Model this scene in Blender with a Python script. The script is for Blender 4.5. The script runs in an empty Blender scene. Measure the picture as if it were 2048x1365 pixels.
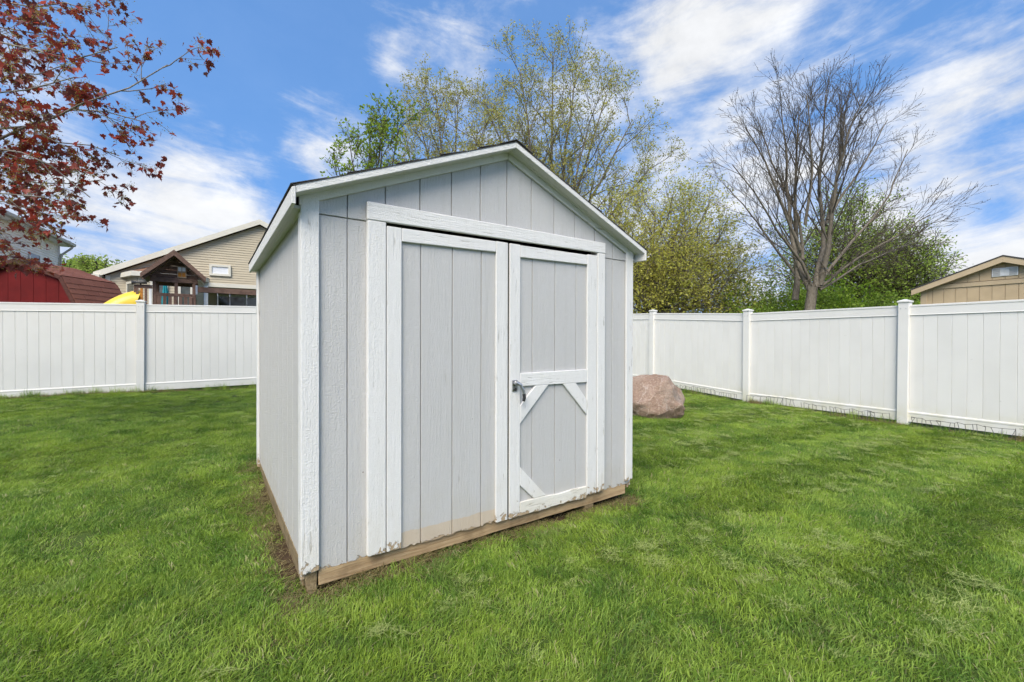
import bpy, bmesh, math, random
import numpy as np
from mathutils import Vector, Matrix, Euler, Quaternion

random.seed(7); rng = np.random.default_rng(7)
sc = bpy.context.scene
COL = sc.collection
rad = math.radians

# ------------------------------------------------------------------ camera
CAM = Vector((-0.3964, -2.3814, 1.28)); YAW, PITCH, ROLL, FPX = -0.609, -0.0058, 0.0022, 869.15
_c, _s = math.cos(YAW), math.sin(YAW)
RIGHT0 = Vector((_c, _s, 0)); FWD0 = Vector((-_s, _c, 0)); UP0 = Vector((0, 0, 1))
FWD = FWD0*math.cos(PITCH) + UP0*math.sin(PITCH); _u = UP0*math.cos(PITCH) - FWD0*math.sin(PITCH)
RGT = RIGHT0*math.cos(ROLL) + _u*math.sin(ROLL); UPV = _u*math.cos(ROLL) - RIGHT0*math.sin(ROLL)
cam_d = bpy.data.cameras.new('camera'); cam = bpy.data.objects.new('camera', cam_d); COL.objects.link(cam)
cam.matrix_world = Matrix((( RGT.x, UPV.x, -FWD.x, CAM.x), (RGT.y, UPV.y, -FWD.y, CAM.y), (RGT.z, UPV.z, -FWD.z, CAM.z), (0, 0, 0, 1)))
cam_d.sensor_width = 36.0; cam_d.lens = FPX/2048*36.0; cam_d.clip_start = 0.05; cam_d.clip_end = 3000
sc.camera = cam
def DIR(u, v): return FWD + RGT*((u-1024)/FPX) + UPV*((682.5-v)/FPX)
def AT(u, v, d): return CAM + DIR(u, v)*d                  # a sight line of the photo, d metres ahead
def SITE(r_, f_, z=0): 
    p = CAM + RIGHT0*r_ + FWD0*f_; return Vector((p.x, p.y, z))

# ------------------------------------------------------------------ light
SUN_EL, SUN_AZ = 46.0, 226.0          # azimuth: compass-like, from +Y clockwise to where the sun stands
w = bpy.data.worlds.new('World'); sc.world = w; w.use_nodes = True
nt = w.node_tree; nt.nodes.clear()
def nn(t, **k):
    n = nt.nodes.new(t)
    for a, b in k.items(): setattr(n, a, b)
    return n
def ln(a, b): nt.links.new(a, b)
def wmath(op, a, b=None, clamp=False):
    n = nn('ShaderNodeMath', operation=op, use_clamp=clamp)
    for i, x in enumerate((a, b)):
        if x is None: continue
        if isinstance(x, (int, float)): n.inputs[i].default_value = x
        else: ln(x, n.inputs[i])
    return n.outputs[0]
sky = nn('ShaderNodeTexSky', sky_type='NISHITA', sun_disc=False, sun_elevation=rad(SUN_EL), sun_rotation=rad(SUN_AZ),
         altitude=200, air_density=1.0, dust_density=0.2, ozone_density=1.6)
tc = nn('ShaderNodeTexCoord'); dvec = tc.outputs['Generated']
smp = nn('ShaderNodeMapping'); ln(dvec, smp.inputs[0]); smp.inputs['Scale'].default_value = (1, 1, .75); smp.inputs['Location'].default_value = (0, 0, .42)
snv = nn('ShaderNodeVectorMath', operation='NORMALIZE'); ln(smp.outputs[0], snv.inputs[0]); ln(snv.outputs[0], sky.inputs[0])
sep = nn('ShaderNodeSeparateXYZ'); ln(dvec, sep.inputs[0])
zc = wmath('MAXIMUM', sep.outputs[2], 0.0); zz = wmath('ADD', zc, 0.17)
cx_ = wmath('DIVIDE', sep.outputs[0], zz); cy_ = wmath('DIVIDE', sep.outputs[1], zz)
comb = nn('ShaderNodeCombineXYZ'); ln(cx_, comb.inputs[0]); ln(cy_, comb.inputs[1])
def cloud_noise(scale3, rot, loc, sc_, det, rough, dist):
    q = nn('ShaderNodeMapping', vector_type='POINT'); ln(dvec, q.inputs[0]); q.inputs['Rotation'].default_value = rot; q.inputs['Scale'].default_value = (1, 1, 1)
    q2 = nn('ShaderNodeMapping'); ln(q.outputs[0], q2.inputs[0]); q2.inputs['Scale'].default_value = scale3; q2.inputs['Location'].default_value = loc
    x_ = nn('ShaderNodeTexNoise', normalize=True); ln(q2.outputs[0], x_.inputs['Vector']); x_.inputs['Scale'].default_value = sc_; x_.inputs['Detail'].default_value = det; x_.inputs['Roughness'].default_value = rough; x_.inputs['Distortion'].default_value = dist
    return x_
TILT = (rad(-13)*math.cos(YAW)*-1, rad(-13)*math.sin(YAW)*-1, 0)
n1 = cloud_noise((1.0, 1.0, 2.6), TILT, (1.7, 4.2, .6), 2.3, 9, .62, .35)
n2 = cloud_noise((1.0, 1.0, 1.5), (0,0,0), (3.1, .4, 2.2), 7.5, 8, .62, .25)
n3 = cloud_noise((1.0, 1.0, 5.0), TILT, (.3, 7.7, 1.1), 4.2, 8, .66, .6)
dens = wmath('ADD', wmath('MULTIPLY', n1.outputs['Fac'], 0.70), wmath('MULTIPLY', n2.outputs['Fac'], 0.30))
dens = wmath('ADD', dens, wmath('MULTIPLY', wmath('SUBTRACT', n3.outputs['Fac'], 0.5), 0.44))
# the cloud banks standing over the yard (sky directions), and the clear gaps between them
BANKS = [(650,255,.993,.20),(1330,95,.9925,.13),(1440,25,.985,.11),(1560,20,.985,.07),(1900,455,.984,.13),(1780,420,.99,.05),(2020,230,.985,.08),(1870,190,.992,.05),(1560,300,.985,.06),(420,345,.99,.10),(300,410,.97,.02),(180,470,.97,.03),(860,140,.990,.12),(770,175,.994,.05),
         (1400,310,.988,.05),(450,150,.965,-.13),(980,40,.975,-.10),(1690,130,.985,-.07),(700,60,.97,-.10),(1960,340,.993,-.12),(240,60,.97,-.04),(1850,60,.975,-.05),(1450,190,.992,-.07),(520,420,.99,-.03)]
for u, v, cs, amp in BANKS:
    d = DIR(u, v).normalized()
    dp = nn('ShaderNodeVectorMath', operation='DOT_PRODUCT'); ln(dvec, dp.inputs[0]); dp.inputs[1].default_value = d
    mr = nn('ShaderNodeMapRange', interpolation_type='SMOOTHERSTEP'); ln(dp.outputs['Value'], mr.inputs[0])
    mr.inputs[1].default_value = cs; mr.inputs[2].default_value = 1.0; mr.inputs[3].default_value = 0; mr.inputs[4].default_value = amp
    dens = wmath('ADD', dens, mr.outputs[0])
# more cloud towards the horizon all round
hz = nn('ShaderNodeMapRange', interpolation_type='SMOOTHSTEP'); ln(sep.outputs[2], hz.inputs[0])
hz.inputs[1].default_value = 0.02; hz.inputs[2].default_value = 0.42; hz.inputs[3].default_value = 0.145; hz.inputs[4].default_value = 0.0
dens = wmath('ADD', dens, hz.outputs[0])
cm = nn('ShaderNodeMapRange', interpolation_type='SMOOTHSTEP'); ln(dens, cm.inputs[0])
cm.inputs[1].default_value = 0.42; cm.inputs[2].default_value = 0.74; cm.inputs[3].default_value = 0.10; cm.inputs[4].default_value = 0.97
hs = nn('ShaderNodeHueSaturation'); hs.inputs['Saturation'].default_value = 1.32; hs.inputs['Value'].default_value = 1.62; ln(sky.outputs[0], hs.inputs['Color'])
csh = nn('ShaderNodeMapRange'); ln(n2.outputs['Fac'], csh.inputs[0]); csh.inputs[1].default_value = .3; csh.inputs[2].default_value = .7; csh.inputs[3].default_value = 4.4; csh.inputs[4].default_value = 5.6
ccol = nn('ShaderNodeVectorMath', operation='SCALE'); ccol.inputs[0].default_value = (0.985, 0.995, 1.01); ln(csh.outputs[0], ccol.inputs['Scale'])
mixc = nn('ShaderNodeMix', data_type='RGBA'); ln(cm.outputs[0], mixc.inputs['Factor']); ln(hs.outputs[0], mixc.inputs['A']); ln(ccol.outputs[0], mixc.inputs['B'])
w.cycles.sampling_method = 'MANUAL'; w.cycles.sample_map_resolution = 256
bg = nn('ShaderNodeBackground'); ln(mixc.outputs['Result'], bg.inputs['Color']); bg.inputs['Strength'].default_value = 0.1
wo = nn('ShaderNodeOutputWorld'); ln(bg.outputs[0], wo.inputs['Surface'])

sun_d = bpy.data.lights.new('sun', 'SUN'); sun_d.energy = 2.9; sun_d.angle = rad(40); sun_d.color = (1.0, 0.92, 0.78)
sun = bpy.data.objects.new('sun', sun_d); COL.objects.link(sun)
_az = rad(SUN_AZ); _el = rad(SUN_EL)
sdir = Vector((math.sin(_az)*math.cos(_el), math.cos(_az)*math.cos(_el), math.sin(_el)))
sun.rotation_euler = (-sdir).to_track_quat('-Z', 'Y').to_euler(); sun.location = (0, -10, 20)

vs = sc.view_settings; vs.view_transform = 'Standard'; vs.look = 'None'; vs.exposure = 0.92; vs.gamma = 1.0; vs.use_curve_mapping = False
sc.render.engine = 'CYCLES'; sc.cycles.use_denoising = True; sc.cycles.max_bounces = 7; sc.cycles.diffuse_bounces = 5; sc.cycles.glossy_bounces = 2; sc.cycles.transmission_bounces = 2; sc.cycles.transparent_max_bounces = 4
sc.cycles.use_adaptive_sampling = True; sc.cycles.adaptive_threshold = 0.025; sc.cycles.adaptive_min_samples = 16

# ------------------------------------------------------------------ helpers
class MB:
    """collects faces of one mesh"""
    def __init__(s): s.v = []; s.f = []; s.m = []
    def poly(s, pts, mi=0):
        i = len(s.v); s.v += [tuple(p) for p in pts]; s.f.append(tuple(range(i, i+len(pts)))); s.m.append(mi)
    def loft(s, A, B, mi=0, caps=True):
        n = len(A); i = len(s.v); s.v += [tuple(p) for p in A] + [tuple(p) for p in B]
        for k in range(n):
            k2 = (k+1) % n; s.f.append((i+k, i+k2, i+n+k2, i+n+k)); s.m.append(mi)
        if caps:
            s.f.append(tuple(i+k for k in reversed(range(n)))); s.m.append(mi)
            s.f.append(tuple(i+n+k for k in range(n))); s.m.append(mi)
    def box(s, x0, x1, y0, y1, z0, z1, mi=0):
        s.loft([(x0,y0,z0),(x1,y0,z0),(x1,y1,z0),(x0,y1,z0)], [(x0,y0,z1),(x1,y0,z1),(x1,y1,z1),(x0,y1,z1)], mi)
    def prism_y(s, o, y0, y1, mi=0):     # outline (x, z), extruded along y
        s.loft([(a, y0, b) for a, b in o], [(a, y1, b) for a, b in o], mi)
    def prism_x(s, o, x0, x1, mi=0):     # outline (y, z)
        s.loft([(x0, a, b) for a, b in o], [(x1, a, b) for a, b in o], mi)
    def tube(s, pts, r, k=6, mi=0):
        pts = [Vector(p) for p in pts]; n = len(pts); rr = r if hasattr(r, '__len__') else [r]*n
        rings = []
        for i, p in enumerate(pts):
            t = (pts[min(i+1, n-1)] - pts[max(i-1, 0)]).normalized()
            a = t.orthogonal().normalized() if i == 0 else (pa - t*pa.dot(t)).normalized()
            pa = a; b = t.cross(a)
            rings.append([p + (a*math.cos(2*math.pi*j/k) + b*math.sin(2*math.pi*j/k))*rr[i] for j in range(k)])
        for i in range(n-1): s.loft(rings[i], rings[i+1], mi, caps=False)
        s.poly(list(reversed(rings[0])), mi); s.poly(rings[-1], mi)
    def mesh(s, name, mats):
        me = bpy.data.meshes.new(name); me.from_pydata(s.v, [], s.f)
        for m in (mats if isinstance(mats, (list, tuple)) else [mats]): me.materials.append(m)
        if any(s.m): me.polygons.foreach_set('material_index', s.m)
        bm = bmesh.new(); bm.from_mesh(me); bmesh.ops.remove_doubles(bm, verts=bm.verts, dist=1e-6); bmesh.ops.recalc_face_normals(bm, faces=bm.faces); bm.to_mesh(me); bm.free()
        me.update(); return me
    def build(s, name, mats, parent=None, bevel=0.0, smooth=False):
        return link(name, s.mesh(name, mats), parent, bevel, smooth)
def link(name, me, parent=None, bevel=0.0, smooth=False, loc=None, rot=None):
    o = bpy.data.objects.new(name, me); COL.objects.link(o); o.parent = parent
    if bevel:
        b = o.modifiers.new('bevel', 'BEVEL'); b.width = bevel; b.segments = 1; b.limit_method = 'ANGLE'; b.angle_limit = rad(40)
    if smooth: me.polygons.foreach_set('use_smooth', [True]*len(me.polygons))
    if loc is not None: o.location = loc
    if rot is not None: o.rotation_euler = rot
    return o
def thing(name, label, cat, loc=(0,0,0), rz=0.0, group=None):
    o = bpy.data.objects.new(name, None); COL.objects.link(o); o.location = loc; o.rotation_euler = (0, 0, rz)
    o.empty_display_size = 0.2
    return tag(o, label, cat, group)
def tag(o, label, cat=None, group=None, kind=None):
    if label: o['label'] = label
    if cat: o['category'] = cat
    if group: o['group'] = group
    if kind: o['kind'] = kind
    return o
def np_mesh(name, V, F3, mat, attrs=None):
    """triangles from numpy arrays"""
    me = bpy.data.meshes.new(name); V = np.asarray(V, np.float32); F3 = np.asarray(F3, np.int32)
    me.vertices.add(len(V)); me.vertices.foreach_set('co', V.ravel())
    k = F3.shape[1]; me.loops.add(F3.size); me.loops.foreach_set('vertex_index', F3.ravel())
    me.polygons.add(len(F3)); me.polygons.foreach_set('loop_start', np.arange(0, F3.size, k, dtype=np.int32))
    me.update(calc_edges=True)
    if attrs:
        for nme, arr in attrs.items():
            a = me.attributes.new(nme, 'FLOAT', 'POINT'); a.data.foreach_set('value', np.asarray(arr, np.float32))
    if mat: me.materials.append(mat)
    return me

# ------------------------------------------------------------------ materials
class NT:
    def __init__(s, name):
        s.mat = bpy.data.materials.new(name); s.mat.use_nodes = True; s.t = s.mat.node_tree
        s.b = s.t.nodes['Principled BSDF']; s.out = s.t.nodes['Material Output']
    def n(s, t, **k):
        x = s.t.nodes.new(t)
        for a, b in k.items(): setattr(x, a, b)
        return x
    def l(s, a, b): s.t.links.new(a, b)
    def put(s, sock, v):
        if hasattr(v, 'links') or isinstance(v, bpy.types.NodeSocket): s.l(v, sock)
        else: sock.default_value = v
    def coord(s, kind='Object', scale=(1,1,1), rnd=0.0, rot=(0,0,0)):
        c = s.n('ShaderNodeTexCoord').outputs[kind] if kind != 'Position' else s.n('ShaderNodeNewGeometry').outputs['Position']
        if rnd:
            oi = s.n('ShaderNodeObjectInfo'); v = s.n('ShaderNodeVectorMath', operation='SCALE'); v.inputs[0].default_value = (rnd, rnd*1.7, rnd*.6); s.l(oi.outputs['Random'], v.inputs['Scale'])
            a = s.n('ShaderNodeVectorMath', operation='ADD'); s.l(c, a.inputs[0]); s.l(v.outputs[0], a.inputs[1]); c = a.outputs[0]
        m = s.n('ShaderNodeMapping'); s.l(c, m.inputs[0]); m.inputs['Scale'].default_value = scale; m.inputs['Rotation'].default_value = rot
        return m.outputs[0]
    def noise(s, co, scale, detail=4, rough=.55, dist=0.0):
        x = s.n('ShaderNodeTexNoise'); s.l(co, x.inputs['Vector']); x.inputs['Scale'].default_value = scale; x.inputs['Detail'].default_value = detail
        x.inputs['Roughness'].default_value = rough; x.inputs['Distortion'].default_value = dist; return x.outputs['Fac']
    def vor(s, co, scale, feat='F1'):
        x = s.n('ShaderNodeTexVoronoi', feature=feat); s.l(co, x.inputs['Vector']); x.inputs['Scale'].default_value = scale; return x
    def rng(s, v, a, b, c=0.0, d=1.0):
        x = s.n('ShaderNodeMapRange', interpolation_type='SMOOTHSTEP'); s.put(x.inputs[0], v)
        for i, q in enumerate((a, b, c, d)): s.put(x.inputs[1+i], q)
        return x.outputs[0]
    def ma(s, op, a, b=0.0, clamp=False):
        x = s.n('ShaderNodeMath', operation=op, use_clamp=clamp); s.put(x.inputs[0], a); s.put(x.inputs[1], b); return x.outputs[0]
    def mix(s, f, a, b, blend='MIX'):
        x = s.n('ShaderNodeMix', data_type='RGBA', blend_type=blend); s.put(x.inputs['Factor'], f)
        for k, v in (('A', a), ('B', b)):
            if isinstance(v, (tuple, list)): v = tuple(v)+((1,) if len(v) == 3 else ())
            s.put(x.inputs[k], v)
        return x.outputs['Result']
    def xyz(s, co, i):
        x = s.n('ShaderNodeSeparateXYZ'); s.l(co, x.inputs[0]); return x.outputs[i]
    def attr(s, name): return s.n('ShaderNodeAttribute', attribute_name=name).outputs['Fac']
    def island(s): return s.n('ShaderNodeNewGeometry').outputs['Random Per Island']
    def orand(s): return s.n('ShaderNodeObjectInfo').outputs['Random']
    def bump(s, h, strength=.5, dist=.01):
        x = s.n('ShaderNodeBump'); s.l(h, x.inputs['Height']); x.inputs['Strength'].default_value = strength; x.inputs['Distance'].default_value = dist
        s.l(x.outputs[0], s.b.inputs['Normal'])
    def fin(s, col, rough=.6, spec=.4, metal=0.0):
        if isinstance(col, (tuple, list)): col = tuple(col)+((1,) if len(col) == 3 else ())
        s.put(s.b.inputs['Base Color'], col); s.put(s.b.inputs['Roughness'], rough); s.b.inputs['Specular IOR Level'].default_value = spec; s.b.inputs['Metallic'].default_value = metal
        return s.mat
    def leafy(s, col, trans=.45, rough=.55, spec=.25):
        s.fin(col, rough, spec)
        tr = s.n('ShaderNodeBsdfTranslucent'); s.put(tr.inputs[0], col)
        mx = s.n('ShaderNodeMixShader'); mx.inputs[0].default_value = trans; s.l(s.b.outputs[0], mx.inputs[1]); s.l(tr.outputs[0], mx.inputs[2]); s.l(mx.outputs[0], s.out.inputs['Surface'])
        return s.mat
    def thin(s, k):
        return s.mat

def paint(name, base, axis='z', peel=0.0, strip=None, grain=1.0, dirt=.06, crackcol=(.33,.31,.28)):
    """brush-painted exterior wood; grain along one axis; peel: height over which paint has flaked to raw wood"""
    s = NT(name)
    sc3 = {'z': (70,70,5.5), 'x': (5.5,70,70), 'y': (70,5.5,70), 'd': (42,42,14)}[axis]
    co = s.coord('Object', (1,1,1), rnd=3.1)
    m = s.n('ShaderNodeMapping'); s.l(co, m.inputs[0]); m.inputs['Scale'].default_value = sc3
    g = s.noise(m.outputs[0], 1.0, 5, .62, .5)
    g2 = s.noise(m.outputs[0], 3.1, 3, .6)
    st = s.noise(co, 150, 2, .6); lo = s.noise(co, 2.3, 3, .5)
    plain = s.coord('Object')
    z = s.xyz(plain, 2)
    col = s.mix(s.rng(lo, .3, .75, 0, dirt*2), tuple(base), tuple(b*.80 for b in base))
    col = s.mix(s.rng(st, .35, .66, dirt*2.0, 0), col, tuple(b*.72 for b in base))
    run = s.n('ShaderNodeMapping'); s.l(co, run.inputs[0]); run.inputs['Scale'].default_value = (26,26,1.1); col = s.mix(s.rng(s.noise(run.outputs[0], 1.0, 4, .6), .48, .72, 0, .22), col, (base[0]*.80, base[1]*.79, base[2]*.76))
    col = s.mix(s.rng(s.noise(co, 33, 3, .6), .54, .70, 0, .16), col, tuple(min(1, b*1.18) for b in base))
    ck = .30+(.038 if grain > 1.1 else .0); crack = s.ma('MULTIPLY', s.rng(g, ck, ck+.05, 1, 0), s.rng(s.noise(co, 5, 3), .40, .62))
    col = s.mix(s.ma('MULTIPLY', crack, .55*grain), col, crackcol)
    # splashed soil and algae low down, paint flakes off the ends
    low = s.ma('ADD', s.rng(z, .05, .55, 1, 0), s.rng(s.noise(co, 5, 4), .35, .7, -.45, .2))
    col = s.mix(s.ma('MULTIPLY', s.rng(low, .1, 1.1), .30), col, (base[0]*.86, base[1]*.80, base[2]*.66))
    nail = s.rng(s.vor(co, 4.3).outputs['Distance'], .010, .022, 1, 0); col = s.mix(s.ma('MULTIPLY', nail, .8), col, (.10,.07,.05))
    h = s.ma('ADD', s.ma('MULTIPLY', g, .55), s.ma('ADD', s.ma('MULTIPLY', g2, .25), s.ma('MULTIPLY', st, .55)))
    wood = s.mix(g, (.28,.20,.12), (.46,.36,.24))
    if strip:                                   # an area never repainted
        edge = s.ma('ADD', z, s.ma('MULTIPLY', s.ma('SUBTRACT', s.noise(co, 11, 4, .6), .5), .035))
        k = s.rng(edge, strip-.003, strip+.003, 1, 0)
        col = s.mix(k, col, s.mix(s.noise(co, 6, 3), (.43,.35,.265), (.52,.445,.35)))
    if peel:
        pn = s.noise(co, 17, 5, .7, .8)
        pk = s.ma('ADD', s.ma('DIVIDE', s.ma('SUBTRACT', .093+peel, z), peel), s.ma('MULTIPLY', s.ma('SUBTRACT', pn, .55), 4.2))
        pm = s.rng(pk, .70, .80)
        col = s.mix(pm, col, wood); h = s.ma('SUBTRACT', h, s.ma('MULTIPLY', pm, .9))
    s.bump(h, .95*min(grain, 1.05), .006)
    return s.fin(col, s.rng(st, .3, .7, .5, .66), .35)

GREY = (.475, .468, .46); WHT = (.675, .665, .65)
m_sid = paint('grey_siding_paint', GREY, 'z', peel=.035)
m_sidside = paint('grey_side_paint', (.485,.472,.455), 'z', peel=.03, dirt=.08)
m_gab = paint('grey_gable_paint', GREY, 'z')
m_doorL = paint('grey_door_paint_bare_foot', GREY, 'z', strip=.178, peel=.02)
m_doorR = paint('grey_door_paint', GREY, 'z')
m_wv = paint('white_trim_vertical', WHT, 'z', peel=.16, grain=1.5, dirt=.08)
m_wh = paint('white_trim_horizontal', WHT, 'x', grain=1.5)
m_whb = paint('white_bottom_rail', (.68,.66,.61), 'x', peel=.085, grain=1.6, dirt=.1)
m_wd = paint('white_brace', WHT, 'd', grain=1.5)
m_rake = paint('white_rake', (.665,.655,.635), 'x', grain=1.6, dirt=.10, crackcol=(.16,.15,.13))
m_wy = paint('white_eave', (.65,.64,.62), 'y', grain=1.0, dirt=.08)

def wood_mat(name, c1, c2, axis='x'):
    s = NT(name); sc3 = {'x': (3,60,60), 'z': (60,60,3), 'y': (60,3,60)}[axis]
    co = s.coord('Object', sc3, rnd=2.0); g = s.noise(co, 1.0, 6, .65, .8)
    f = s.noise(s.coord('Object'), 9, 4)
    col = s.mix(s.rng(g, .25, .75), c1, c2); col = s.mix(s.rng(f, .45, .7, 0, .45), col, tuple(c*.55 for c in c1))
    s.bump(g, .7, .006); return s.fin(col, .82, .2)
m_skid = wood_mat('weathered_joist', (.25,.165,.085), (.46,.335,.19))
m_skid2 = wood_mat('treated_skid', (.13,.095,.05), (.27,.205,.115), 'y')
m_pswood = wood_mat('playset_stain', (.10,.06,.046), (.19,.12,.092), 'x')
m_pswood2 = wood_mat('playset_stain_slats', (.105,.062,.048), (.20,.125,.095), 'z')
m_orange = wood_mat('orange_slat', (.42,.16,.03), (.55,.24,.05), 'z')

def plain(name, col, rough=.6, spec=.4, metal=0.0, var=.08, scale=6.0, bump=0.0, bscale=60, rnd=1.0):
    s = NT(name); co = s.coord('Object', rnd=rnd)
    c = s.mix(s.rng(s.noise(co, scale, 4), .3, .7), tuple(min(1, x*(1+var)) for x in col), tuple(x*(1-var) for x in col))
    if bump: s.bump(s.noise(co, bscale, 3), .5, bump)
    return s.fin(c, rough, spec, metal)
s = NT('white_vinyl'); co = s.coord('Object', rnd=2.0)
_v = s.mix(s.rng(s.noise(co, 1.6, 3), .3, .75), (.69,.675,.645), (.645,.63,.60))
_z = s.xyz(s.coord('Object'), 2)
_low = s.ma('MULTIPLY', s.rng(s.coord('Position') and s.xyz(s.coord('Position'), 2), .08, .42, 1, 0), s.rng(s.noise(s.coord('Position'), 5, 5, .65), .3, .7, .05, .85))
_v = s.mix(_low, _v, (.58,.56,.44)); _sp = s.rng(s.noise(s.coord('Position'), 22, 2), .74, .78, 0, .35); _v = s.mix(_sp, _v, (.42,.41,.38))
m_vinyl = s.fin(_v, .42, .45)
m_dark = plain('dark_gap', (.02,.02,.02), .9, .1)
m_metal = plain('galvanised_metal', (.42,.42,.43), .38, .5, 1.0, .15, 30)
m_black = plain('black_rubber', (.02,.02,.022), .5, .4)
m_wire = plain('grey_wire', (.12,.115,.11), .6, .3, .3)
s = NT('asphalt_shingle'); co = s.coord('Object', rnd=4.0)
_c = s.mix(s.noise(co, 190, 2, .7), (.025,.024,.024), (.13,.125,.12)); _c = s.mix(s.ma('MULTIPLY', s.orand(), .45), _c, (.03,.028,.027)); s.bump(s.noise(co, 170, 2), .8, .004); m_shingle = s.fin(_c, .95, .15)
s = NT('red_shingle'); co = s.coord('Object', rnd=4.0)
_c = s.mix(s.noise(co, 60, 3, .7), (.17,.07,.05), (.33,.14,.10)); _c = s.mix(s.ma('MULTIPLY', s.orand(), .5), _c, (.16,.062,.046)); s.bump(s.noise(co, 90, 2), .7, .004); m_redsh = s.fin(_c, .95, .15)
s = NT('brown_shingle'); co = s.coord('Object', (1,1,1))
_c = s.mix(s.noise(co, 30, 3, .7), (.16,.085,.05), (.27,.15,.10)); m_brsh = s.fin(_c, .95, .15)
m_redwall = plain('barn_red', (.105,.008,.008), .75, .15, 0, .12, 3)
m_beige = plain('beige_vinyl_siding', (.47,.405,.295), .55, .35, 0, .05, 1.5)
m_cream = plain('cream_trim', (.60,.57,.49), .5, .35, 0, .04, 2)
m_whsid = plain('white_siding', (.86,.84,.80), .55, .35, 0, .04, 1.5)
m_tan = plain('tan_painted_siding', (.47,.36,.225), .65, .3, 0, .06, 3, .002, 50)
m_tantrim = plain('tan_trim', (.48,.375,.24), .6, .3, 0, .05, 3)
m_whtrim = plain('white_trim_plain', (.75,.75,.74), .5, .4, 0, .04, 3)
m_gutter = plain('grey_gutter', (.42,.41,.38), .5, .4, 0, .05, 3)
s = NT('window_glass'); co = s.coord('Object'); m_glass = s.fin(s.mix(s.noise(co, 3, 3), (.03,.035,.035), (.10,.11,.10)), .06, .8)
s = NT('frosted_pane'); co = s.coord('Object'); m_frost = s.fin(s.mix(s.noise(co, 4, 3), (.62,.63,.66), (.75,.76,.78)), .25, .5)
m_yellow = plain('yellow_plastic', (.72,.50,.035), .35, .5, 0, .06, 4)
m_teal = plain('teal_canvas', (.02,.22,.26), .75, .2, 0, .15, 8)
m_olive = plain('olive_tarp', (.16,.14,.085), .8, .2, 0, .12, 6)
m_soil = None

# ------------------------------------------------------------------ ground
YS = [-400, -6, 0, 2, 4.5, 7, 9, 12, 100, 900]; ZS = [-.1, -.03, .0, .03, .12, .17, .19, .25, .4, .6]
def gz(x, y):
    b = np.interp(y, YS, ZS)
    near = np.exp(-((np.asarray(x)-1.5)**2 + (np.asarray(y)-1)**2)/160)
    return b + near*(.016*np.sin(1.7*np.asarray(x)+.6*np.asarray(y)) + .014*np.sin(2.6*np.asarray(y)-1.1*np.asarray(x)+1) + .008*np.sin(5.1*np.asarray(x)+1.2)*np.sin(4.3*np.asarray(y)))
def GZ(x, y): return float(gz(x, y))
def shed_dist(x, y):
    dx = np.maximum(np.maximum(-x, x-2.4384), 0); dy = np.maximum(np.maximum(-y, y-2.4384), 0); return np.hypot(dx, dy)
ax = np.concatenate([[-900,-400,-150,-60,-30,-18,-12], np.arange(-9, 13.01, .2), [16,22,32,60,150,400,900]])
ay = np.concatenate([[-900,-300,-80,-30,-14,-9], np.arange(-6, 13.01, .2), [17,24,34,60,150,400,900]])
X, Y = np.meshgrid(ax, ay); Zg = gz(X, Y)
Zg = Zg - .035*np.exp(-(shed_dist(X, Y)/.15)**2)
nx, ny = len(ax), len(ay); idx = np.arange(nx*ny).reshape(ny, nx)
Q = np.stack([idx[:-1,:-1], idx[:-1,1:], idx[1:,1:], idx[1:,:-1]], -1).reshape(-1, 4)
s = NT('lawn_soil'); po = s.coord('Position')
_n = s.noise(po, 6, 6, .6); _f = s.noise(po, 60, 4, .7)
_c = s.mix(_n, (.055,.09,.02), (.08,.12,.028)); _c = s.mix(s.rng(_f, .5, .75), _c, (.14,.12,.05))
_x = s.xyz(po, 0); _y = s.xyz(po, 1)
_dx = s.ma('MAXIMUM', s.ma('MAXIMUM', s.ma('MULTIPLY', _x, -1), s.ma('SUBTRACT', _x, 2.4384)), 0.0); _dy = s.ma('MAXIMUM', s.ma('MAXIMUM', s.ma('MULTIPLY', _y, -1), s.ma('SUBTRACT', _y, 2.4384)), 0.0)
_d = s.ma('SQRT', s.ma('ADD', s.ma('MULTIPLY', _dx, _dx), s.ma('MULTIPLY', _dy, _dy)))
_soil = s.mix(_f, (.045,.030,.018), (.125,.082,.05))
_c = s.mix(s.rng(s.ma('ADD', _d, s.ma('MULTIPLY', s.ma('SUBTRACT', _n, .5), .25)), .04, .15, 1, 0), _c, _soil)
s.bump(s.ma('ADD', _f, _n), .8, .02); m_lawn = s.fin(_c, .95, .1)
lawn = link('lawn_ground', np_mesh('lawn_ground', np.stack([X, Y, Zg], -1).reshape(-1, 3), Q, m_lawn), smooth=True)
tag(lawn, 'soil and turf of the back yard under the mown grass', None, None, 'structure')

# ------------------------------------------------------------------ the shed
W_, L_ = 2.4384, 2.4384; BAY = .2032; MID = W_/2; SL = 5/12
shed = thing('garden_shed', 'grey wooden storage shed with white trim and double doors on the lawn', 'shed')
rake_bot = lambda x: 2.457 - SL*abs(x-MID)
fas_top = lambda x: 2.537 - SL*abs(x-MID)
fas_bot = lambda x: 2.500 - SL*abs(x-MID)
def jag(x0, x1, z, amp, n=9, up=False):
    """a rotted lower edge from x0 to x1"""
    out = []
    for i in range(n+1):
        t = i/n; a = random.random()**2.2*amp if 0 < i < n else random.random()*amp*.4
        out.append((x0+(x1-x0)*t, z+a))
    return out
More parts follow.
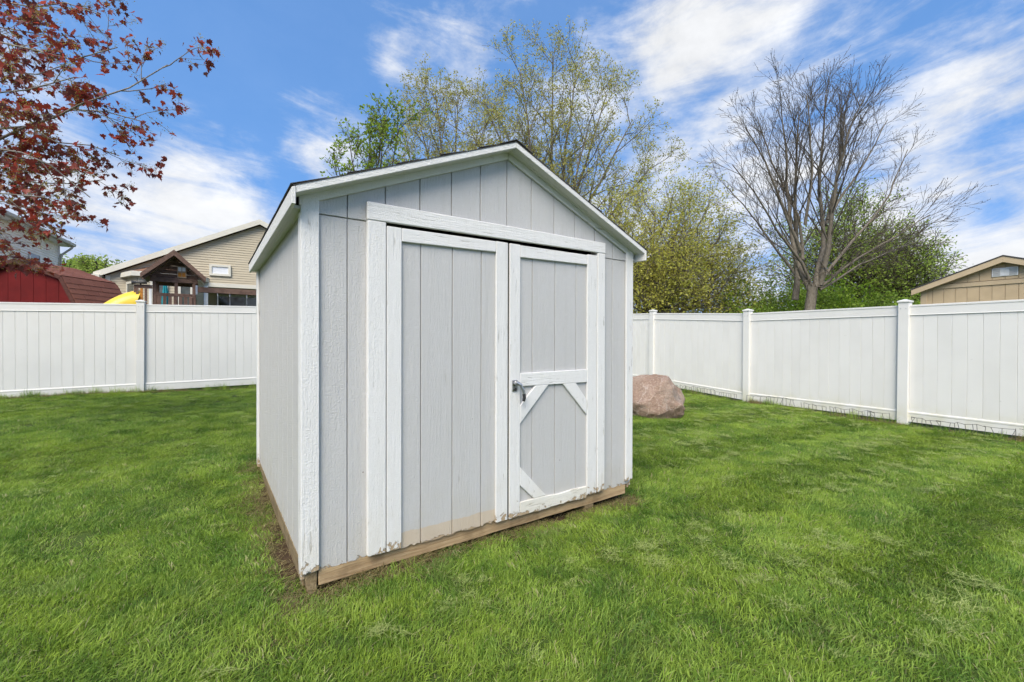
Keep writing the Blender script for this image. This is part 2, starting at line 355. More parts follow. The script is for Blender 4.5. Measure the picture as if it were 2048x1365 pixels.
# front wall: sheet behind, boards in front
fw = MB()
fw.box(.0, .402, .012, .05, .10, 1.93); fw.box(2.032, W_, .012, .05, .10, 1.93)
fw.prism_y([(0,1.93),(.39,1.93),(.39,1.975),(2.045,1.975),(2.045,1.93),(W_,1.93),(W_,rake_bot(W_)+.02),(MID,rake_bot(MID)+.02),(0,rake_bot(0)+.02)], .012, .05)
front = fw.build('front_wall', m_gab, shed)
def board_front(x0, x1, zl, top, y0, mat, jagamp=0.0, thick=.0115, par=None, name='siding_board'):
    lo = jag(x0, x1, zl, jagamp, 8) if jagamp else [(x0, zl), (x1, zl)]
    hi = [(x1, top(x1))] + ([(MID, top(MID))] if x0 < MID-.001 and x1 > MID+.001 else []) + [(x0, top(x0))]
    b = MB(); b.prism_y(lo+hi, y0, y0+thick); return b.build(name, mat, par, .0016)
G = .0027
def bays(xa, xb):
    out = []; k = int(math.floor(xa/BAY+1e-6))
    while k*BAY < xb-1e-6:
        a = max(xa, k*BAY); b = min(xb, (k+1)*BAY)
        out.append((a+(G if a == k*BAY else 0), b-(G if abs(b-(k+1)*BAY) < 1e-9 else 0))); k += 1
    return out
for a, b in bays(0, .402): board_front(a, b, .088, lambda x: 1.909, .0, m_sid, .014, par=front)
for a, b in bays(2.032, W_): board_front(a, b, .086, lambda x: 1.909, .0, m_sid, .014, par=front)
for a, b in [q for lo_, hi_ in ((0,.40),(.40,2.04),(2.04,W_)) for q in bays(lo_, hi_)]: board_front(a, b, 1.9135 if b < .41 or a > 2.03 else 1.972, lambda x: rake_bot(x)+.015, -.0025, m_gab, .0025, par=front)
# side and back walls
def side_wall(x_in, x_out, name):
    m = MB(); m.box(min(x_in, x_in+(.03 if x_out < x_in else -.03)), max(x_in, x_in+(.03 if x_out < x_in else -.03)), .052, L_-.02, .10, 1.99); wl = m.build(name, m_gab, shed)
    k = 0
    while k*BAY < L_-1e-6:
        a, b = k*BAY+G, (k+1)*BAY-G; lo = jag(a, b, .05, .02, 6)
        q = MB(); q.prism_x(lo+[(b, 1.975), (a, 1.975)], min(x_in, x_out), max(x_in, x_out)); q.build('siding_board', m_sidside, wl, .0016); k += 1
side_wall(.012, .0, 'side_wall'); side_wall(W_-.012, W_, 'side_wall')
bw = MB(); bw.prism_y([(.0,.06),(W_,.06),(W_,1.96),(MID,2.44),(0,1.96)], L_-.012, L_+.01); bw.build('back_wall', m_sid, shed)
# corner boards
def cboard(x0, x1, y0, y1, z0, z1, front_face):
    m = MB()
    if front_face: m.prism_y(jag(x0, x1, z0, .02, 7)+[(x1, z1), (x0, z1)], y0, y1)
    else: m.prism_x(jag(y0, y1, z0, .02, 5)+[(y1, z1), (y0, z1)], x0, x1)
    m.build('corner_board', m_wv, shed, .003)
cboard(-.024, .062, -.021, -.0028, .098, 1.988, True)
cboard(-.021, -.0015, .0, .078, .06, 1.92, False)
cboard(2.382, W_+.024, -.021, -.0028, .118, 1.988, True)
cboard(W_+.0015, W_+.021, .0, .078, .07, 1.92, False)
cboard(-.021, -.0015, L_-.085, L_+.03, .05, 1.92, False)
cboard(W_+.0015, W_+.021, L_-.085, L_+.03, .05, 1.92, False)
# rake trim on the gable, two boards meeting at the ridge
for sgn in (-1, 1):
    m = MB(); e = MID+sgn*(MID+.03)
    m.prism_y([(MID+sgn*.0015, rake_bot(MID)), (e, rake_bot(e)), (e, fas_bot(e)+.004), (MID+sgn*.0015, fas_bot(MID)+.004)], -.0195, -.0035)
    m.build('rake_trim', m_rake if sgn > 0 else m_wh, shed, .002)
# door casing
m = MB(); m.prism_y(jag(.299, .400, .103, .018, 7)+[(.400, 1.9125), (.299, 1.9125)], -.037, -.001); m.build('door_jamb', m_wv, shed, .004)
m = MB(); m.prism_y(jag(2.036, 2.117, .100, .018, 7)+[(2.117, 1.9355), (2.036, 1.9355)], -.037, -.001); m.build('door_jamb', m_wv, shed, .004)
m = MB(); m.prism_y([(.2965, 1.914), (2.119, 1.937), (2.118, 2.018), (.2975, 2.011)], -.0385, -.018); m.build('door_header', m_wh, shed, .004)
# doors
def door(label, x0, x1, mat):
    e = bpy.data.objects.new('door', None); COL.objects.link(e); e.parent = shed; e['label'] = label; e.empty_display_size = .1
    m = MB(); m.box(x0+.006, x1-.006, -.004, .018, .105, 1.895); m.build('door_sheet', m_gab, e)
    return e
dL = door('left door with bare tan strip along its foot', .404, 1.2095, m_doorL)
for a, b in bays(.46, 1.14): board_front(a, b, .086, lambda x: 1.89, -.016, m_doorL, .016, par=dL)
def stile(x0, x1, z0, z1, par, ja=.012, mat=None):
    m = MB(); m.prism_y(jag(x0, x1, z0, ja, 6)+[(x1, z1), (x0, z1)], -.034, -.0165); m.build('stile', mat or m_wv, par, .003)
def plate(name, o, par, mat, y=-.034, yb=-.0165):
    m = MB(); m.prism_y(o, y, yb); m.build(name, mat, par, .003)
stile(.4045, .489, .100, 1.896, dL); stile(1.118, 1.2085, .090, 1.905, dL)
m = MB(); m.box(1.2087, 1.2233, -.0215, -.010, .10, 1.895); m.build('gap_shade_strip', wood_mat('painted_gap_shade', (.025,.022,.019), (.05,.043,.036), 'z'), dL)  # added dark strip; its colour paints the shade of the gap between the doors
plate('rail', [(.4905, 1.821), (1.1165, 1.834), (1.1165, 1.903), (.4905, 1.896)], dL, m_wh, -.0335)
dR = door('right door with white braces and a metal latch handle', 1.2205, 2.031, m_doorR)
for a, b in bays(1.27, 1.96): board_front(a, b, .10, lambda x: 1.89, -.016, m_doorR, .0, par=dR)
stile(1.2235, 1.309, .086, 1.905, dR); stile(1.931, 2.0305, .100, 1.912, dR)
plate('rail', [(1.3105, 1.822), (1.9295, 1.834), (1.9295, 1.906), (1.3105, 1.902)], dR, m_wh, -.0335)
plate('rail', [(1.3105, .960), (1.9295, .953), (1.9295, 1.050), (1.3105, 1.048)], dR, m_wh, -.0335)
plate('rail', jag(1.3105, 1.9295, .086, .012, 16)+[(1.9295, .171), (1.78,.176), (1.66,.170), (1.5,.183), (1.3105, .182)], dR, m_whb, -.0335)
plate('brace', [(1.3105, .710), (1.556, .957), (1.440, .958), (1.3105, .830)], dR, m_wd, -.0328)
plate('brace', [(1.9295, .708), (1.9295, .822), (1.818, .9535), (1.688, .9565)], dR, m_wd, -.0328)
plate('brace', [(1.3105, .296), (1.428, .1845), (1.536, .1845), (1.3105, .420)], dR, m_wd, -.0328)
h = MB(); h.box(1.241, 1.283, -.040, -.0342, .930, 1.005, 0); h.tube([(1.262,-.038,.985),(1.262,-.060,.986)], .017, 10, 0)
h.tube([(1.262,-.056,.990),(1.285,-.072,.975),(1.300,-.078,.940),(1.306,-.080,.915)], [.013,.0115,.0105,.010], 8, 0)
h.tube([(1.306,-.080,.916),(1.309,-.081,.890),(1.305,-.078,.866)], [.0115,.012,.010], 8, 1)
for zx in (.942, .996): h.tube([(1.252,-.040,zx),(1.252,-.044,zx)], .0055, 6, 1)
h.tube([(1.262,-.040,.945),(1.262,-.048,.945)], .011, 8, 1)
h.build('handle', [m_metal, m_black], dR, .0015)
# floor frame
m = MB(); m.prism_y(jag(.062, 2.40, .012, .006, 20)+[(2.40, .094), (.062, .094)], .0005, .04); m.build('floor_joist', m_skid, shed, .003)
m = MB(); m.loft([(-.008,.004,.10),(.058,.004,.10),(.058,.06,.10),(-.008,.06,.10)], [(.012,-.012,-.02),(.05,-.012,-.03),(.05,.06,-.03),(.012,.06,-.03)]); m.box(-.004,.05,.061,L_,.0,.10); m.build('floor_skid', m_skid2, shed, .004)
m = MB(); m.box(W_-.05,W_+.003,.041,L_,.0,.098); m.build('floor_skid', m_skid2, shed, .004)
m = MB(); m.box(.06,W_-.06,.052,L_-.02,.07,.092); m.build('floor', m_skid2, shed)
for xx in (.50, 1.95): m = MB(); m.box(xx, xx+.09, .004, .25, -.06, .014); m.build('support_block', m_skid2, shed, .004)
# eaves, fascia, soffit
EX = .059; YF, YB = -.109, L_+.10
for sgn in (-1, 1):
    xo = MID+sgn*(MID+EX); m = MB(); x1 = xo+sgn*.018
    m.prism_y([(min(xo,x1),1.913),(max(xo,x1),1.913),(max(xo,x1),fas_top(xo)-.006 if sgn<0 else fas_top(x1)-.006),(min(xo,x1),fas_top(x1)-.006 if sgn<0 else fas_top(xo)-.006)], YF-.004, YB); m.build('eave_fascia', m_wy, shed, .002)
    m = MB(); xi = MID+sgn*(MID+.0015)
    m.box(min(xi, xo), max(xi, xo), -.0025, YB, 1.924, 1.938); m.build('eave_soffit', m_wy, shed)
    # rake fascia board (front) and soffit planks under the overhang
    m = MB(); e = xo-sgn*.0015
    m.prism_y([(MID+sgn*.001, fas_bot(MID)), (e, fas_bot(e)), (e, fas_top(e)), (MID+sgn*.001, fas_top(MID))], YF, YF+.019); m.build('rake_fascia', m_rake, shed, .002)
    for j in range(2):
        ya = YF+.0195 + j*.044; m = MB(); up = .0015
        m.prism_y([(MID+sgn*.001, fas_bot(MID)+up), (e, fas_bot(e)+up), (e, fas_bot(e)+.02), (MID+sgn*.001, fas_bot(MID)+.02)], ya, ya+.042); m.build('soffit_plank', m_rake, shed, .001)
    m = MB(); m.prism_y([(MID, fas_top(MID)-.001), (e+sgn*.012, fas_top(e+sgn*.012)-.001), (e+sgn*.012, fas_top(e+sgn*.012)+.003), (MID, fas_top(MID)+.003)], YF-.003, YB+.005)
    m_roof = m.build('roof_deck', m_shingle, shed)
    # shingle tabs
    ang = math.atan(SL)*sgn; slen = (MID+EX+.020)/math.cos(math.atan(SL)); tw = .305
    tab = MB(); tab.loft([(-.006*sgn,-tw/2+.002,-.002),(.165*sgn,-tw/2+.002,.002),(.165*sgn,tw/2-.002,.002),(-.006*sgn,tw/2-.002,-.002)], [(-.006*sgn,-tw/2+.002,.001),(.165*sgn,-tw/2+.002,.0055),(.165*sgn,tw/2-.002,.0055),(-.006*sgn,tw/2-.002,.001)]); tme = tab.mesh('shingle', m_shingle)
    for c in range(9):
        d0 = slen - .166 - c*.14; off = (c % 2)*tw/2
        y = YF-.004+off+tw/2 - (tw if off else 0)
        while y - tw/2 < YB+.01:
            if y-tw/2 > YF-.02:
                px_, pz_ = MID+sgn*d0*math.cos(abs(ang)), fas_top(MID)+.005 - d0*math.sin(abs(ang))
                o = link('shingle', tme, m_roof, loc=(px_, y, pz_+random.uniform(0,.0015)), rot=(random.gauss(0,.003), ang+sgn*random.gauss(0,.006)-sgn*.006, random.gauss(0,.006)))
            y += tw
for c in range(9):
    m = MB(); y0 = YF-.006+c*.30; t = .012
    m.prism_y([(MID-.13, fas_top(MID-.13)+.009),(MID, fas_top(MID)+.012),(MID+.13, fas_top(MID+.13)+.009),(MID+.13, fas_top(MID+.13)+.012),(MID, fas_top(MID)+.018),(MID-.13, fas_top(MID-.13)+.012)], y0, y0+.31 if c < 8 else YB+.01); m.build('ridge_cap', m_shingle, m_roof)

# ------------------------------------------------------------------ vinyl fences
DRv = Vector((.0922, .9957, 0)); DLv = Vector((.9957, -.0922, 0))
P0R = Vector((8.184, -.392, 0)); P0L = Vector((-1.52, 9.009, 0)); PST = 2.43
def fence(label, P0, dv, s_list, top_of, side):
    root = thing('vinyl_fence', label, 'fence', tuple(P0), math.atan2(dv.y, dv.x))   # local x along the run
    bt = MB(); hw = .0755; t = .011     # board with chamfered long edges; unit height 1.62
    prof = [(-hw+.0025,-t),(hw-.0025,-t),(hw,-t+.003),(hw,t-.003),(hw-.0025,t),(-hw+.0025,t),(-hw,t-.003),(-hw,-t+.003)]
    bt.loft([(a,b,0) for a,b in prof], [(a,b,1.60) for a,b in prof]); bme = bt.mesh('board', m_vinyl)
    pm = MB(); pm.box(-.0635,.0635,-.0635,.0635,0,1.98); pme = pm.mesh('post', m_vinyl)
    cp = MB(); r0 = .076
    cp.box(-r0,r0,-r0,r0,0,.022); cp.loft([(-r0,-r0,.022),(r0,-r0,.022),(r0,r0,.022),(-r0,r0,.022)], [(-.012,-.012,.048),(.012,-.012,.048),(.012,.012,.048),(-.012,.012,.048)]); cme = cp.mesh('post_cap', m_vinyl)
    sm = MB()
    for q in (-.03, .03): sm.tube([(q, side*.0636, 0), (q, side*.068, 0)], .006, 6)
    sme = sm.mesh('screw', m_metal)
    for i, s_ in enumerate(s_list):
        zt = top_of(s_)
        po = link('post', pme, root, .004, loc=(s_, 0, zt+.045-1.98)); po.rotation_euler = (random.gauss(0,.003), random.gauss(0,.004), 0)
        link('post_cap', cme, po, .003, loc=(0,0,1.978))
        link('screw', sme, po, loc=(0,0,1.885))
        if i+1 == len(s_list): break
        e = s_list[i+1]; a, b = s_+.064, e-.064; za, zb = top_of(a), top_of(b)
        for nm, pr in (('top_rail', [(-.026,-.150),(-.021,-.140),(-.021,-.030),(-.027,-.026),(-.027,-.004),(-.022,0),(.022,0),(.027,-.004),(.027,-.026),(.021,-.030),(.021,-.140),(.026,-.150)]),
                       ('bottom_rail', [(-.022,-1.735),(-.022,-1.615),(-.026,-1.610),(-.026,-1.592),(-.018,-1.580),(.018,-1.580),(.026,-1.592),(.026,-1.610),(.022,-1.615),(.022,-1.735)])):
            rl = MB(); rl.loft([(a, p, za+q) for p, q in pr], [(b, p, zb+q) for p, q in pr]); rl.build(nm, m_vinyl, root)
        n = int((b-a)/.1524); x = a+.02
        first = True
        ch = MB(); ch.box(a, a+.02, -.016, .016, za-1.60, za-.12); ch.build('end_channel', m_vinyl, root)
        while x < b-.005:
            wd = min(.1524, b-x); o = link('board', bme, root, loc=(x+wd/2, random.gauss(0,.0006), top_of(x+wd/2)-1.66)); o.scale = (wd/.1524, 1, 1); x += .1524
    return root
topR = lambda s_: float(np.interp(s_, [-12, 2.44, 4.88, 8.6], [1.79, 1.79, 1.915, 2.02]))
topL = lambda s_: float(np.interp(s_, [-9, -1.9, 1.97, 10.6], [1.80, 1.907, 1.99, 2.02]))
fenceR = fence('white vinyl privacy fence along the right, behind the boulder', P0R, DRv, [-7.32,-4.88,-2.44,0,2.44,4.88,7.32,8.47], topR, 1)
fenceL = fence('white vinyl privacy fence along the back left, below the red barn', P0L, DLv, [-7.32,-4.88,-2.44,0,2.44,4.88,7.32,9.0,10.45], topL, -1)

# ------------------------------------------------------------------ boulder
bm = bmesh.new(); bmesh.ops.create_icosphere(bm, subdivisions=5, radius=1.0)
from mathutils import noise as mn
planes = [(Vector((.75,-.45,.42)), .74), (Vector((-.55,-.60,.58)), .80), (Vector((.15,-.88,.20)), .78), (Vector((.45,.3,.85)), .80), (Vector((-.9,-.1,.25)), .82), (Vector((.92,-.1,-.35)), .80), (Vector((.5,-.75,-.42)), .80), (Vector((-.2,.5,.85)), .82), (Vector((0,1,.1)), .8)]
for v in bm.verts:
    p = v.co.copy()
    for n_, d_ in planes:
        n_ = n_.normalized(); k = p.dot(n_) - d_
        if k > 0: p -= n_*k*.84
    q = p*1.0
    f_ = mn.fractal(q*2.2+Vector((3,1,7)), .85, 2.1, 6)*.085 + mn.fractal(q*8, .7, 2.0, 4)*.022
    v.co = p*(1+f_)
for v in bm.verts: v.co = Vector((v.co.x*.56, v.co.y*.52, v.co.z*.45))
me = bpy.data.meshes.new('boulder'); bm.to_mesh(me); bm.free()
s = NT('pink_granite'); co = s.coord('Object')
_a = s.noise(co, 3.2, 5, .6); _b = s.noise(co, 38, 4, .72); _v = s.vor(co, 70)
_c = s.mix(s.rng(_a, .3, .7), (.27,.18,.13), (.34,.25,.195)); _c = s.mix(s.rng(_b, .52, .66, 0, .75), _c, (.46,.37,.30)); _c = s.mix(s.rng(_b, .30, .42, .7, 0), _c, (.15,.10,.085))
_c = s.mix(s.rng(s.noise(co, 2.1, 3), .56, .66, 0, .55), _c, (.27,.24,.21))
_vein = s.rng(s.ma('ABSOLUTE', s.ma('SUBTRACT', s.noise(co, 2.6, 4, .5, .6), .5)), .0, .014, 1, 0); _c = s.mix(s.ma('MULTIPLY', _vein, .5), _c, (.55,.46,.40))
s.bump(s.ma('ADD', _b, s.ma('MULTIPLY', s.noise(co, 14, 5, .65), 1.6)), .9, .025); me.materials.append(s.fin(_c, .85, .25))
B = SITE(2.33, 7.15); boulder = link('boulder', me, smooth=True, loc=(B.x, B.y, GZ(B.x, B.y)+.235), rot=(0, rad(4), YAW))
tag(boulder, 'rounded pink granite boulder on the grass right of the shed', 'boulder')

# ------------------------------------------------------------------ wire edging at the foot of the right fence
def edging(label, sa, sb, off, lean, broken):
    a = P0R + DRv*sa; root = MB(); nv = Vector((-DRv.y, DRv.x, 0))
    n = int(abs(sb-sa)/.055); last = None; tops = []
    h0 = .135
    for i in range(n+1):
        s_ = sa+(sb-sa)*i/n; p = P0R + DRv*s_ + nv*(off+.012*math.sin(s_*3.1)); z = GZ(p.x, p.y)-.02
        hh = h0*(1+.10*math.sin(s_*4.2)+.12*random.uniform(-1,1)) + .03; lx = lean*hh + random.gauss(0,.008)*(3 if random.random() < broken else 1)
        top = Vector((p.x, p.y, z+hh)) + nv*lx + DRv*random.gauss(0, .016 if random.random() > broken else .05)
        if random.random() > broken*.5: root.tube([(p.x, p.y, z), tuple((Vector((p.x,p.y,z))+top)/2+DRv*random.gauss(0,.004)), tuple(top)], .0036, 4)
        tops.append(top)
    seg = [tops[0]]
    for q in tops[1:]:
        if random.random() < .035:
            if len(seg) > 1: root.tube(seg, .0036, 4)
            seg = []
        seg.append(q)
    if len(seg) > 1: root.tube(seg, .0036, 4)
    o = root.build('wire_edging', m_wire); tag(o, label, 'edging', 'bent wire edging along the right fence')
edging('low bent wire edging at the fence foot at the right end of the fence', -2.6, -.10, .15, .25, .35)
edging('low wire edging at the fence foot, between the two nearest fence posts', .10, 1.35, .16, .15, .2)
edging('low wire edging in weeds at the fence foot, against the second post', 1.45, 2.36, .15, -.1, .3)
edging('low wire edging at the fence foot just right of the boulder', 2.56, 4.7, .15, .1, .12)
edging('low wire edging at the fence foot, mostly behind the boulder', 4.95, 7.1, .15, .1, .12)

# ------------------------------------------------------------------ neighbours: beige house
AL = math.atan2(DLv.y, DLv.x)
def lap(mb, outline, y, pitch=.10, proud=.014, mi=0):
    """lapped horizontal siding over a convex outline (x, z), facing -y"""
    zs = [p[1] for p in outline]; z = min(zs); top = max(zs)
    def span(zq):
        xs = []
        for i in range(len(outline)):
            (x0, z0), (x1, z1) = outline[i], outline[(i+1) % len(outline)]
            if (z0-zq)*(z1-zq) <= 0 and z0 != z1: xs.append(x0+(x1-x0)*(zq-z0)/(z1-z0))
        return (min(xs), max(xs)) if len(xs) > 1 else None
    while z < top-.01:
        z1 = min(z+pitch, top-.002); A, Bq = span(z+.001), span(z1-.001)
        if A and Bq:
            mb.poly([(A[0], y-proud, z), (A[1], y-proud, z), (Bq[1], y, z1), (Bq[0], y, z1)], mi)
            mb.poly([(A[0], y, z), (A[1], y, z), (A[1], y-proud, z), (A[0], y-proud, z)], mi)
        z += pitch
def window(parent, x0, x1, z0, z1, y, name='window', fr=.07, pane=None, framemat=None, mull=0):
    m = MB(); fm = framemat or m_cream
    m.box(x0, x0+fr, y-.05, y, z0, z1); m.box(x1-fr, x1, y-.05, y, z0, z1); m.box(x0+fr, x1-fr, y-.05, y, z0, z0+fr); m.box(x0+fr, x1-fr, y-.05, y, z1-fr, z1)
    for k in range(mull):
        c = x0+(x1-x0)*(k+1)/(mull+1); m.box(c-fr*.35, c+fr*.35, y-.045, y, z0+fr, z1-fr)
    wo_ = m.build(name, fm, parent)
    g = MB(); g.box(x0+fr, x1-fr, y-.018, y-.005, z0+fr, z1-fr); g.build('pane', pane or m_glass, wo_)
    return wo_
def corner(u, d):      # site point under a sight column
    p = AT(u, 677, d); return Vector((p.x, p.y, 0))
def rz_of(v): return math.atan2(v.y, v.x)
HO = corner(214, 14.0); 
bh = thing('beige_house', 'beige lap-sided gable house behind the wooden playset', 'house', (HO.x, HO.y, 0), AL)
def hx(u): # distance along the house front for a sight column
    d = DIR(u, 677); A_ = Matrix(((d.x, -DLv.x), (d.y, -DLv.y))); b_ = HO - CAM
    t = A_.inverted() @ Vector((b_.x, b_.y)); return t[1], t[0]
def hxz(u, v):
    x, t = hx(u); return x, (CAM + DIR(u, v)*t).z
xp, zp_ = hxz(520, 450); xe, ze_ = hxz(207, 552)
HW = 2*xp; eav = hxz(216, 551)[1]; rl_x, rl_z = hxz(520, 441)
slope = (rl_z - hxz(204, 541)[1])/(rl_x - hxz(204, 541)[0])
xo_, zo_ = hxz(401, 572); zopen = zo_; 
m = MB(); gout = [(0, zopen), (HW, zopen), (HW, eav), (xp, eav+slope*xp), (0, eav)]
lap(m, gout, 0, .085, .018); lap(m, [(0,0),(xo_,0),(xo_,zopen),(0,zopen)], 0, .085); lap(m, [(xo_,0),(HW,0),(HW,zopen),(xo_,zopen)], 1.6, .085)
m.box(0, HW, 1.62, 9, 0, eav); m.poly([(xo_,0,0),(xo_,1.6,0),(xo_,1.6,zopen),(xo_,0,zopen)]); m.poly([(xo_,0,zopen),(HW,0,zopen),(HW,1.6,zopen),(xo_,1.6,zopen)])
m.box(0,.02,.001,1.62,0,eav); m.prism_y([(0,eav),(HW,eav),(xp,eav+slope*xp)], .002, 9)
m.build('wall', m_beige, bh)
m = MB(); ov = .28; t_ = .16
for sg in (-1, 1):
    ex = xp+sg*(xp+ov); ez = eav-slope*ov
    m.prism_y([(xp, eav+slope*xp+.12), (ex, ez+.12), (ex, ez+.20), (xp, eav+slope*xp+.20)], -.163, 9.3)
rf = m.build('roof', m_brsh, bh)
for sg in (-1, 1):
    ex = xp+sg*(xp+ov); ez = eav-slope*ov; q = MB()
    q.prism_y([(xp, eav+slope*xp+.01), (ex, ez+.01), (ex, ez+.195), (xp, eav+slope*xp+.195)], -.20, -.165); q.build('rake_board', m_cream, rf)
q = MB(); q.box(-.30,-.10,-.34,9.3,eav-.30,eav-.02); q.build('gutter', m_cream, rf)
q = MB(); q.tube([(-.2,-.2,eav-.28),(-.2,-.16,eav-.36),(-.04,-.06,eav-.62),(-.04,-.06,0)], .045, 6); q.build('downspout', m_cream, bh)
q = MB(); q.box(-.03,.09,-.035,-.016,0,eav); q.build('corner_trim', m_cream, bh)
a0 = hxz(419, 529); a1 = hxz(462, 554); window(bh, a0[0], a1[0], a1[1], a0[1]+.0, -.02, fr=.075, pane=m_frost)
# covered patio with sliding doors
q = MB(); q.box(xo_+.10, xo_+.22, -.05, .07, 0, zopen); q.build('porch_post', m_whtrim, bh)
q = MB(); q.box(xo_, HW, -.03, .10, zopen-.02, zopen+.12); q.build('porch_beam', m_cream, bh)
sx0 = xo_+.35; sl = window(bh, sx0, sx0+2.9, .2, zopen-.15, 1.58, 'sliding_door', fr=.07, mull=2, framemat=m_gutter)
# bay window bump-out
b0, b1 = hx(244)[0], hx(415)[0]; bz = hxz(300, 558)[1]; dep = .75
by = MB(); pl = [(b0+.12, 0), (b0+.55, -dep), (b1-.55, -dep), (b1-.12, 0)]
for i in range(3):
    (ax0, ay0), (ax1, ay1) = pl[i], pl[i+1]; n = int(bz/.085)
    nrm = Vector((ay1-ay0, -(ax1-ax0), 0)).normalized()
    for k in range(n):
        z0 = k*.085; z1 = z0+.085; ex_ = nrm*.012
        by.poly([(ax0+ex_.x, ay0+ex_.y, z0), (ax1+ex_.x, ay1+ex_.y, z0), (ax1, ay1, z1), (ax0, ay0, z1)])
bay = by.build('bay', m_beige, bh)
br = MB(); rb = [(b0-.05, -.02), (b0+.42, -dep-.16), (b1-.42, -dep-.16), (b1+.05, -.02)]; rt = [(b0+.75, -.02), (b0+1.0, -.12), (b1-1.0, -.12), (b1-.75, -.02)]
br.loft([(x, y, bz+.13) for x, y in rb], [(x, y, bz+.42) for x, y in rt]); br.build('bay_roof', m_brsh, bay)
br = MB(); br.loft([(x, y, bz-.02) for x, y in rb], [(x, y, bz+.128) for x, y in rb]); br.build('bay_fascia', m_cream, bay)
for u0, u1 in ((313,347),(366,394)):
    c0, c1 = hx(u0)[0], hx(u1)[0]; window(bay, c0-.02, c1-.02, bz-1.35, bz-.16, -dep-.013)
e2 = bpy.data.objects.new('window', None); COL.objects.link(e2); e2.parent = bay
ang = math.atan2(pl[1][1]-pl[0][1], pl[1][0]-pl[0][0]); ll = math.hypot(pl[1][0]-pl[0][0], dep)
e2.location = (pl[0][0], pl[0][1], 0); e2.rotation_euler = (0, 0, ang)
q = MB(); y = -.014
for bx_ in ((.1,.17,-.05,0,bz-1.35,bz-.16),(ll-.17,ll-.1,-.05,0,bz-1.35,bz-.16),(.17,ll-.17,-.05,0,bz-.23,bz-.16),(.17,ll-.17,-.05,0,bz-1.35,bz-1.28)): q.box(*bx_)
q.build('frame', m_cream, e2); q = MB(); q.box(.17,ll-.17,-.03,-.016,bz-1.28,bz-.23); q.build('pane', m_glass, e2)

# ------------------------------------------------------------------ playset
PO = corner(350, 11.0)
ps = thing('playset', 'brown wooden playset with gabled roof and swing beam beyond the fence', 'playset', (PO.x, PO.y, 0), AL+.10)
ps.scale = (.78, .80, .985)
def pbox(name, x0, x1, y0, y1, z0, z1, mat=None, par=None): q = MB(); q.box(x0, x1, y0, y1, z0, z1); return q.build(name, mat or m_pswood, par or ps, .004)
PZ = 3.46; EZ = 2.82; HWp = .80; DP = 1.35
for x_, y_ in ((-.52,.08),(.50,.08),(-.52,DP-.1),(.50,DP-.1),(.03,.08)): pbox('post', x_-.045, x_+.045, y_-.045, y_+.045, .05, EZ+.05, m_pswood2)
pbox('roof_beam', -.62, .60, .02, .11, EZ-.10, EZ+.01); pbox('roof_beam', -.62, .60, DP-.12, DP-.03, EZ-.10, EZ+.01)
for sg in (-1, 1):
    q = MB(); q.prism_y([(0, PZ-.02), (sg*HWp, EZ-.02), (sg*HWp, EZ+.03), (0, PZ+.03)], -.40, DP+.15); rr_ = q.build('roof_panel', m_olive if sg < 0 else m_whtrim, ps)
    q = MB(); q.prism_y([(0, PZ-.10), (sg*(HWp+.02), EZ-.07), (sg*(HWp+.02), EZ+.04), (0, PZ+.045)], -.46, -.402); q.build('rafter', m_pswood, rr_)
    q = MB(); q.prism_y([(0, PZ-.10), (sg*HWp, EZ-.09), (sg*HWp, EZ-.022), (0, PZ-.022)], -.12, -.06); q.build('rafter', m_pswood, rr_)
for k in range(5):
    z0 = EZ+.02+k*.105; hw_ = HWp*(PZ-.06-z0)/(PZ-EZ)-.03; hw2 = HWp*(PZ-.06-z0-.10)/(PZ-EZ)-.03
    if hw2 < .02: break
    q = MB(); q.prism_y([(-hw_, z0), (hw_, z0), (hw2, z0+.10), (-hw2, z0+.10)], .12, .14); q.build('gable_board', m_pswood, ps)
tw_ = MB(); tw_.box(.06,.30,.03,.115,EZ+.03,EZ+.33); gw = tw_.build('gable_window', plain('tan_plastic', (.36,.26,.17), .5, .3), ps)
for ix in range(2):
    for iz in range(2): q = MB(); q.box(.085+ix*.105,.17+ix*.105,.02,.032,EZ+.06+iz*.14,EZ+.16+iz*.14); q.build('pane', m_frost if iz else m_orange, gw)
pbox('floor', -.56, .54, .04, DP, 1.42, 1.47)
pbox('guard_rail', -.475, .455, .03, .07, 2.36, 2.44); pbox('guard_rail', -.475, .455, .03, .07, 1.55, 1.63)
for k in range(7):
    xx = -.44+k*.135; pbox('slat', xx, xx+.09, .005, .028, 1.50, 2.355, m_pswood2)
# side deck with the slide
pbox('guard_rail', -.98, -.57, .03, .07, 2.53, 2.62)
for k in range(4): pbox('slat', -.965+k*.105, -.965+k*.105+.065, .005, .028, 1.4, 2.525, (m_pswood2, m_orange, m_pswood2, m_whtrim)[k])
pbox('post', -1.02, -.94, .07, .15, .05, 2.62, m_pswood2)
q = MB(); q.tube([(-.95,-.02,2.66),(-.70,-.04,2.68)], [.03,.045], 8); q.tube([(-1.06,-.01,2.655),(-.94,-.02,2.66)], [.05,.03], 8); q.tube([(-.85,.03,2.62),(-.85,.02,2.67)], .02, 6); q.build('telescope', m_black, ps)
q = MB(); rings = []
for k in range(11):     # hooded slide, falling away to the left
    t = k/10; cx0 = -.95-1.85*t; cz = 2.10-1.25*t**1.8; cyy = .25-.1*t; ry, rzv = .34, .40-.06*t
    rings.append([(cx0+ .12*math.sin(a), cyy+ry*math.cos(a), cz+rzv*math.sin(a)) for a in [2*math.pi*j/16 for j in range(16)]])
for k in range(10): q.loft(rings[k], rings[k+1], caps=False)
q.build('slide', m_yellow, ps, smooth=True)
